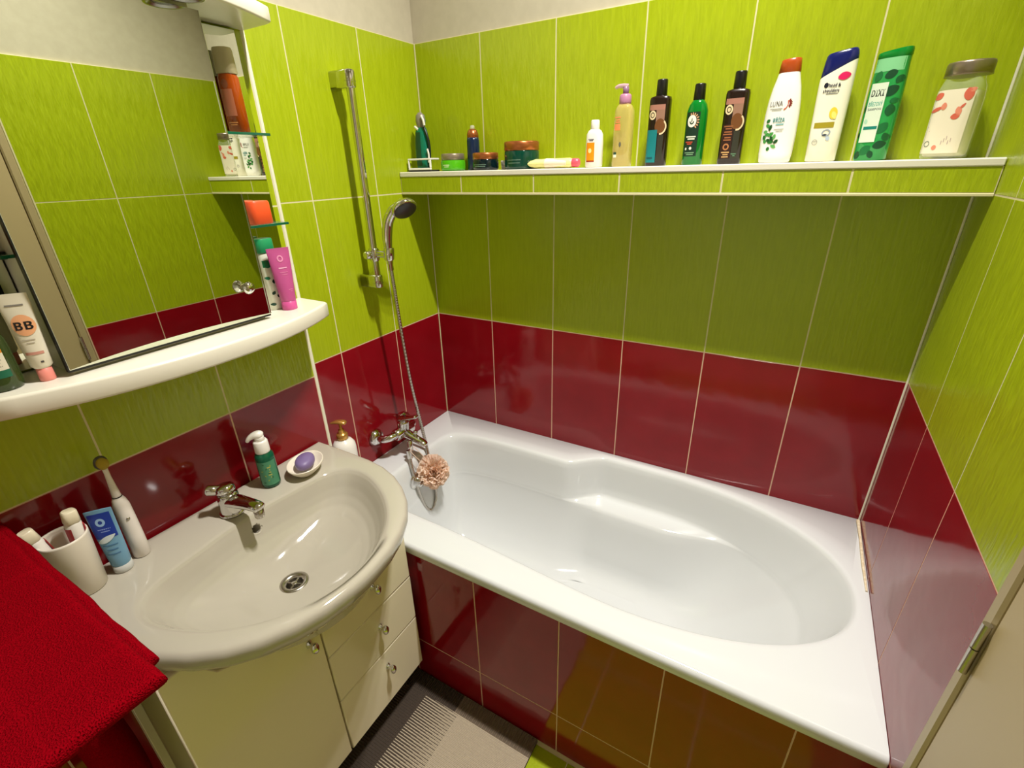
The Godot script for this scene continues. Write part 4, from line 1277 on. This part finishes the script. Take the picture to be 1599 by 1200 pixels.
	print_lines(B, -0.012, 0.006, [0.056, 0.052, 0.047, 0.043], 0.0014, rgb(150, 120, 120))
	# jar of bath salt
	t = thing("bath_salt_jar", "square glass jar of white bath salt with grey lid and pink flower label", "jar", V(1.416, Y, 0.056), -0.42)
	var J := [[0.0, 0.031, 0.031], [0.003, 0.0345, 0.0345], [0.008, 0.0355, 0.0355], [0.105, 0.0355, 0.0355], [0.125, 0.0345, 0.0345], [0.136, 0.031, 0.031], [0.142, 0.0295, 0.0295], [0.146, 0.0295, 0.0295]]
	body("salt", J.slice(0, 4).map(func(p): return [0.004 + p[0] * 0.99, p[1] - 0.003, p[2] - 0.003]) + [[0.118, 0.032, 0.032]], 4.2, mat("salt", rgb(226, 220, 186), 0.8), t)
	B = body("jar_body", J, 4.2, clear("jar_glass", Color(0.92, 0.95, 0.86), 0.16, 0.02), t)
	print_rect(B, -0.0335, 0.0290, 0.010, 0.122, rgb(230, 220, 196), "label_print", 0.0008)
	for e in [[-0.026, 0.112, 0.008, 0.006, 0.6], [0.020, 0.112, 0.0075, 0.011, 0.2], [0.024, 0.119, 0.005, 0.004, 0.4], [-0.024, 0.089, 0.010, 0.0035, 0.4], [-0.013, 0.094, 0.0045, 0.0065, 0.0], [0.012, 0.084, 0.005, 0.008, 0.3], [0.009, 0.075, 0.007, 0.0055, 0.1], [0.016, 0.092, 0.006, 0.0022, 0.9], [-0.010, 0.021, 0.004, 0.0045, 0.0]]:
		print_disc(B, e[0], e[1], e[2], e[3], rgb(206, 98, 76) if e[2] > 0.0058 else rgb(222, 136, 110), e[4], 0.25, 0.0, 0.0012)
	print_lines(B, -0.030, 0.004, [0.058, 0.051], 0.0013, rgb(196, 150, 120))
	print_disc(B, -0.024, 0.028, 0.0048, 0.0055, rgb(120, 136, 116), 0.0, 0.0, 0.75, 0.0012)
	for k in 5:
		print_rect(B, -0.001 + k * 0.0035, 0.0 + k * 0.0035, 0.026 + (k % 3) * 0.004, 0.033 + (k % 3) * 0.004, rgb(176, 150, 146), "small_print", 0.0012)
	var ld := part("lid", lathe([[0.0, 0.146], [0.0345, 0.146], [0.0365, 0.148], [0.0365, 0.166], [0.035, 0.169], [0.0, 0.169]], 48), mat("lid_metal", rgb(150, 136, 118), 0.32, 0.8), t)
	part("thread_ring", tube([Vector3(0, 0.1455, 0), Vector3(0, 0.1475, 0)], 0.0372, 40), M.lid_metal, ld)

# ==================================================================== things on and by the washbasin
func basin_things():
	var Y := -0.1903
	# green hand soap
	var t := thing("soap_dispenser", "green glass soap bottle with white pump beside the basin tap", "bottle", V(0.152, Y, 0.902), 1.0)
	var B := body("bottle_body", round_prof([[0.019, 0.0], [0.0215, 0.003], [0.022, 0.008], [0.022, 0.082], [0.0205, 0.090], [0.016, 0.095], [0.0145, 0.098]]), 2.0, mat("soap_green", rgb(12, 84, 58), 0.08), t)
	print_rect(B, -0.0195, 0.0195, 0.010, 0.076, rgb(70, 136, 100), "label_print", 0.0005)
	for k in 9:
		print_disc(B, -0.012 + (k * 7 % 5) * 0.005, 0.018 + k * 0.0065, 0.003, 0.0016, rgb(134, 160, 70) if k % 2 else rgb(36, 104, 66), k * 0.7, 0.3, 0.0, 0.0009)
	print_lines(B, 0.0, 0.008, [0.060, 0.053, 0.046, 0.039, 0.032], 0.0035, rgb(168, 170, 90))
	part("collar", lathe([[0.0, 0.096], [0.0165, 0.096], [0.017, 0.098], [0.0165, 0.124], [0.0145, 0.128], [0.0, 0.128]], 32), M.white_plastic, t)
	part("pump_head", tube(curve([Vector3(0.006, 0.137, 0.0), Vector3(0.0, 0.142, 0.0), Vector3(-0.012, 0.143, 0.001), Vector3(-0.022, 0.138, 0.002), Vector3(-0.027, 0.131, 0.002)], 4), [0.006, 0.009, 0.0105, 0.0115, 0.0115, 0.011, 0.010, 0.009, 0.008, 0.0072, 0.0066, 0.006, 0.0055, 0.005, 0.0046, 0.0042, 0.0036], 18), M.white_plastic, t)
	part("pump_stem", lathe([[0.0, 0.127], [0.0115, 0.127], [0.0105, 0.14], [0.0, 0.145]], 24), M.white_plastic, t)
	# soap dish with soap
	t = thing("soap_dish", "oval white ceramic soap dish holding a purple soap bar", "soap dish", V(0.185, Y, 0.822), 0.55)
	var rings := []
	for p in [[0.03, 0.0, 0.022], [0.034, 0.003, 0.025], [0.046, 0.014, 0.036], [0.055, 0.026, 0.043], [0.0545, 0.029, 0.0425], [0.052, 0.0275, 0.040], [0.044, 0.018, 0.032], [0.034, 0.012, 0.024], [0.015, 0.010, 0.010]]:
		var r := []
		for j in 48:
			var a := TAU * j / 48
			r.append(Vector3(cos(a) * p[2], p[1], sin(a) * p[0]))
		rings.append(r)
	var st := begin()
	add_loft(st, rings)
	part("dish", done(st), mat("dish_white", rgb(236, 226, 208), 0.2), t)
	t = thing("soap_bar", "oval purple soap bar lying in the white dish", "soap", V(0.185, Y + 0.0125, 0.822), 0.65)
	rings = []
	for k in 13:
		var v := -1.0 + k / 6.0
		var f := pow(max(0.0, 1.0 - pow(abs(v), 2.6)), 1.0 / 2.2)
		var r := []
		for j in 36:
			var a := TAU * j / 36
			r.append(Vector3(cos(a) * 0.0235 * max(f, 0.12), 0.0175 + v * 0.0155, sin(a) * 0.0345 * max(f, 0.12)))
		rings.append(r)
	st = begin()
	add_loft(st, rings)
	part("bar", done(st), mat("soap_purple", rgb(122, 104, 150), 0.45), t)
	# electric toothbrush
	t = thing("electric_toothbrush", "white electric toothbrush standing on the washbasin deck by the blue tube", "toothbrush", V(0.128, Y, 0.0) + Vector3(0, 0, 1.186))
	part("handle", lathe([[0.0, 0.0], [0.0135, 0.0], [0.015, 0.002], [0.015, 0.05], [0.0145, 0.10], [0.0138, 0.125], [0.011, 0.138], [0.0078, 0.145], [0.0, 0.146]], 32), mat("brush_white", rgb(228, 220, 212), 0.3), t)
	part("switch", lathe([[0.0, 0.0], [0.0035, 0.0], [0.003, 0.0012], [0.0, 0.0014]], 14), M.chrome_satin, t, Vector3(0.0142, 0.098, 0.002), Basis(Vector3.BACK, -PI / 2))
	part("joint_ring", lathe([[0.0, 0.145], [0.0082, 0.145], [0.0082, 0.147], [0.0, 0.147]], 24), M.rubber, t)
	part("neck", tube([Vector3(0, 0.147, 0), Vector3(0, 0.17, 0), Vector3(0, 0.20, 0), Vector3(0.001, 0.218, 0), Vector3(0.001, 0.224, 0)], [0.0074, 0.0058, 0.004, 0.0045, 0.003], 18), M.brush_white, t)
	var bh := part("brush_head", lathe([[0.0, 0.0], [0.0105, 0.0], [0.0115, 0.003], [0.010, 0.006], [0.0, 0.0065]], 24), mat("head_grey", rgb(70, 66, 60), 0.4), t, Vector3(-0.001, 0.226, 0.002), Basis(Vector3.BACK, -PI / 2).scaled_local(Vector3(1.25, 1, 1)))
	part("bristles", lathe([[0.0, 0.006], [0.0088, 0.006], [0.0092, 0.014], [0.0, 0.015]], 20), mat("bristle", rgb(170, 146, 30), 0.8), bh)
	# blue toothpaste tube standing on its cap
	t = thing("toothpaste_tube", "blue and pale toothpaste tube standing on its cap beside the toothbrush", "tube", V(0.140, Y, 1.2245), 0.95)
	part("cap", lathe([[0.0, 0.0], [0.0155, 0.0], [0.0165, 0.002], [0.016, 0.016], [0.0, 0.017]], 28), mat("cap_bluegrey", rgb(196, 196, 192), 0.3), t)
	B = body("tube_body", [[0.016, 0.0150, 0.0145], [0.020, 0.0165, 0.0155], [0.05, 0.0180, 0.0135], [0.09, 0.0198, 0.0085], [0.125, 0.0212, 0.0034], [0.143, 0.0217, 0.0016], [0.145, 0.0215, 0.0012]], 2.0, mat("tube_steel", rgb(112, 158, 188), 0.3), t)
	print_rect(B, -0.0185, 0.0165, 0.084, 0.138, rgb(16, 52, 150), "label_print", 0.0006)
	print_disc(B, -0.002, 0.119, 0.0075, 0.0085, rgb(150, 186, 224), 0.0, 0.0, 0.45, 0.001)
	print_lines(B, -0.010, 0.010, [0.104, 0.099], 0.002, rgb(130, 150, 210))
	print_disc(B, -0.002, 0.082, 0.017, 0.006, rgb(210, 222, 226), 0.45, 0.5, 0.0, 0.001)
	print_lines(B, -0.012, 0.012, [0.068, 0.058, 0.048], 0.0022, rgb(70, 118, 160))
	# tumbler with two tubes in it
	t = thing("tumbler", "plain cream tumbler full of toothpaste tubes beside the red towel", "cup", V(0.133, Y, 1.282))
	part("cup", lathe([[0.0, 0.0], [0.028, 0.0], [0.030, 0.002], [0.0365, 0.120], [0.0365, 0.124], [0.034, 0.124], [0.0335, 0.118], [0.028, 0.006], [0.0, 0.005]], 48), mat("tumbler_cream", rgb(226, 216, 200), 0.35), t)
	for e in [[Vector3(0.004, 0.008, -0.010), Vector3(0.02, 1, -0.07), "red and white toothpaste tube with white cap leaning in the tumbler", rgb(176, 20, 34), 0.134], [Vector3(-0.008, 0.008, 0.012), Vector3(-0.04, 1, 0.17), "red toothpaste tube with cream cap in the tumbler by the towel", rgb(150, 20, 30), 0.124]]:
		var tt := thing("toothpaste_tube", e[2], "tube", V(0.133, Y, 1.282) + e[0])
		var up: Vector3 = e[1].normalized()
		var xx := up.cross(Vector3.BACK).normalized()
		tt.basis = Basis(xx, up, xx.cross(up))
		var L: float = e[4]
		var TB := body("tube_body", [[0.0, 0.0145, 0.002], [0.03, 0.0142, 0.006], [0.08, 0.0135, 0.011], [L, 0.0130, 0.0125], [L + 0.006, 0.009, 0.009]], 2.0, plastic("tube_white", rgb(226, 220, 210), 0.3), tt)
		print_rect(TB, -0.011, 0.011, 0.06, L - 0.004, e[3], "label_print", 0.0006)
		part("red_back", box(Vector3(-0.008, L - 0.03, -0.0135), Vector3(0.008, L - 0.004, -0.0115), 0.001), ink(e[3]), tt)
		body("cap", [[L + 0.004, 0.0105, 0.0105], [L + 0.006, 0.0118, 0.0118], [L + 0.026, 0.0108, 0.0108], [L + 0.028, 0.009, 0.009]], 3.0, plastic("cap_cream", rgb(222, 210, 182), 0.35), tt)
	# white pump bottle with golden pump on the bathtub corner
	t = thing("lotion_dispenser", "white bottle with golden pump on the bathtub corner behind the washbasin", "bottle", V(0.072, -0.4398, 0.610))
	part("bottle_body", lathe([[0.0, 0.0], [0.033, 0.0], [0.036, 0.004], [0.036, 0.17], [0.034, 0.185], [0.026, 0.197], [0.016, 0.203], [0.014, 0.206]], 40), mat("dispenser_white", rgb(238, 234, 226), 0.2), t)
	var gold := mat("gold", rgb(206, 156, 82), 0.25, 0.7)
	part("collar", lathe([[0.0, 0.205], [0.0175, 0.205], [0.0175, 0.220], [0.015, 0.223], [0.009, 0.225], [0.009, 0.236], [0.0045, 0.238], [0.0045, 0.256], [0.0, 0.256]], 32), gold, t)
	part("pump_head", tube(curve([Vector3(0.020, 0.259, -0.008), Vector3(0.010, 0.262, -0.004), Vector3(-0.008, 0.262, 0.004), Vector3(-0.026, 0.258, 0.014)], 5), [0.004, 0.008, 0.010, 0.011, 0.012, 0.0125, 0.0125, 0.0125, 0.012, 0.0115, 0.011, 0.010, 0.0085, 0.007, 0.006, 0.004], 18, 0.5, Vector3(-0.4, 0, -0.9)), gold, t)

# ==================================================================== things in the mirror cabinet
func cabinet_things():
	var Yc := 0.2253
	# orange cleanser bottle on the upper glass shelf
	var t := thing("cleanser_bottle", "amber orange bottle with clear cap on the upper glass shelf", "bottle", V(0.122, 0.6029, 0.7475), 0.4)
	var B := body("bottle_body", [[0.0, 0.0185, 0.014], [0.002, 0.0205, 0.016], [0.06, 0.0205, 0.016], [0.098, 0.0200, 0.016], [0.106, 0.016, 0.0145]], 2.4, mat("amber", rgb(156, 66, 12), 0.1), t)
	print_rect(B, -0.012, 0.012, 0.030, 0.078, rgb(176, 104, 74), "label_print", 0.0005)
	print_disc(B, 0.0, 0.087, 0.007, 0.0085, rgb(140, 78, 50))
	print_lines(B, -0.010, 0.010, [0.018, 0.014], 0.0016, rgb(214, 136, 70))
	body("cap", [[0.105, 0.0190, 0.0150], [0.107, 0.0200, 0.0158], [0.145, 0.0190, 0.0150], [0.150, 0.0175, 0.0135]], 2.4, clear("frosted_cap", rgb(196, 184, 146), 0.8, 0.3), t)
	# coral pot on the lower glass shelf
	t = thing("cosmetic_pot", "coral orange plastic pot on the lower glass shelf", "pot", V(0.122, 0.4199, 0.752))
	B = body("pot_body", [[0.0, 0.0255, 0.0215], [0.002, 0.0270, 0.0230], [0.044, 0.0262, 0.0225], [0.048, 0.0245, 0.0205]], 3.2, mat("coral", rgb(238, 88, 44), 0.3), t)
	t.rotation.y = PI / 2
	# green capped bottle and pink tube on the console shelf
	t = thing("toner_bottle", "white bottle with green leaves and green cap behind the pink tube", "bottle", V(0.122, Yc, 0.757), PI / 2)
	B = body("bottle_body", [[0.0, 0.0200, 0.016], [0.002, 0.0220, 0.018], [0.115, 0.0220, 0.018], [0.128, 0.0205, 0.017], [0.132, 0.018, 0.0155]], 2.5, mat("toner_white", rgb(216, 220, 200), 0.25), t)
	for k in 12:
		print_disc(B, -0.016 + (k * 5 % 7) * 0.0052, 0.014 + k * 0.0088, 0.0050, 0.0036, [rgb(10, 60, 44), rgb(20, 110, 76), rgb(14, 40, 34)][k % 3], k * 1.3, 0.3)
	print_rect(B, -0.0195, 0.0195, 0.100, 0.116, rgb(12, 110, 66), "label_stripe")
	body("cap", [[0.1315, 0.0205, 0.0165], [0.1335, 0.0218, 0.0178], [0.160, 0.0212, 0.0172], [0.163, 0.0195, 0.0158]], 2.5, mat("cap_mint", rgb(36, 150, 96), 0.3), t)
	t = thing("cream_tube", "pink tube standing on its cap at the end of the mirror shelf", "tube", V(0.158, Yc, 0.748), 1.25)
	part("cap", lathe([[0.0, 0.0], [0.0165, 0.0], [0.0172, 0.002], [0.0168, 0.020], [0.0, 0.021]], 32), mat("pink_cap", rgb(206, 84, 148), 0.3), t)
	B = body("tube_body", [[0.0205, 0.0165, 0.0155], [0.024, 0.0172, 0.016], [0.06, 0.0200, 0.013], [0.10, 0.0228, 0.0078], [0.128, 0.0244, 0.0030], [0.136, 0.0248, 0.0014], [0.142, 0.0248, 0.0012]], 2.0, mat("tube_pink", rgb(188, 82, 140), 0.3), t)
	print_disc(B, 0.0, 0.119, 0.0068, 0.0075, rgb(226, 140, 180), 0.0, 0.0, 0.55, 0.0008)
	print_lines(B, -0.008, 0.010, [0.098], 0.0026, rgb(236, 170, 204))
	print_lines(B, -0.008, 0.010, [0.088, 0.083], 0.0012, rgb(224, 130, 178))
	print_lines(B, 0.002, 0.012, [0.048, 0.044], 0.0012, rgb(226, 140, 184))
	# left bay: BB cream tube, amber-green bottle, coral pot
	t = thing("bb_cream_tube", "white cream tube with black BB on a peach circle standing on pink cap", "tube", V(0.168, Yc, 1.213), 1.0)
	part("cap", lathe([[0.0, 0.0], [0.0098, 0.0], [0.0105, 0.002], [0.0100, 0.022], [0.0, 0.023]], 28), mat("cap_salmon", rgb(226, 136, 124), 0.35), t)
	B = body("tube_body", [[0.022, 0.0105, 0.0100], [0.026, 0.0138, 0.0120], [0.05, 0.0155, 0.0108], [0.09, 0.0178, 0.0072], [0.125, 0.0196, 0.0026], [0.136, 0.0200, 0.0013], [0.141, 0.0200, 0.0011]], 2.0, mat("tube_cream", rgb(230, 222, 200), 0.35), t)
	print_disc(B, 0.002, 0.093, 0.0142, 0.0165, rgb(238, 172, 124), 0.0, 0.0, 0.0, 0.0006)
	print_text(B, "BB", 0.002, 0.0925, 0.0125, rgb(20, 16, 20), 0.0215)
	print_lines(B, -0.011, 0.011, [0.124], 0.0024, rgb(130, 124, 116))
	print_lines(B, -0.007, 0.009, [0.070, 0.065], 0.0014, rgb(180, 168, 150))
	print_rect(B, -0.010, 0.012, 0.046, 0.0505, rgb(206, 146, 128), "label_stripe", 0.0006)
	print_rect(B, 0.0045, 0.0080, 0.032, 0.0350, rgb(70, 66, 66), "small_print", 0.0006)
	t = thing("tonic_bottle", "green and amber glass bottle with pale label in the mirror cabinet corner", "bottle", V(0.150, Yc, 1.2595), 1.1)
	B = body("bottle_body", round_prof([[0.020, 0.0], [0.0225, 0.003], [0.0235, 0.012], [0.0235, 0.062], [0.0225, 0.078], [0.0175, 0.092], [0.0120, 0.100], [0.0115, 0.106]]), 2.0, mat("tonic_glass", rgb(52, 66, 30), 0.06), t)
	print_rect(B, -0.018, 0.018, 0.034, 0.060, rgb(214, 206, 184), "label_print", 0.0006)
	print_rect(B, -0.018, 0.018, 0.060, 0.066, rgb(206, 132, 34), "label_stripe", 0.0006)
	print_rect(B, -0.018, 0.018, 0.022, 0.034, rgb(24, 96, 70), "label_stripe", 0.0006)
	print_lines(B, -0.014, 0.014, [0.050, 0.045, 0.040], 0.0014, rgb(120, 116, 104))
	part("cap", lathe([[0.0, 0.105], [0.0125, 0.105], [0.0125, 0.122], [0.011, 0.124], [0.0, 0.124]], 24), M.black, t)
	t = thing("cosmetic_pot", "dark red pot on the glass shelf above the white BB tube", "pot", V(0.122, 0.4199, 1.232))
	body("pot_body", [[0.0, 0.020, 0.024], [0.002, 0.0215, 0.0255], [0.030, 0.0215, 0.0255], [0.034, 0.0195, 0.0235]], 3.0, mat("pot_red", rgb(150, 52, 32), 0.3), t)
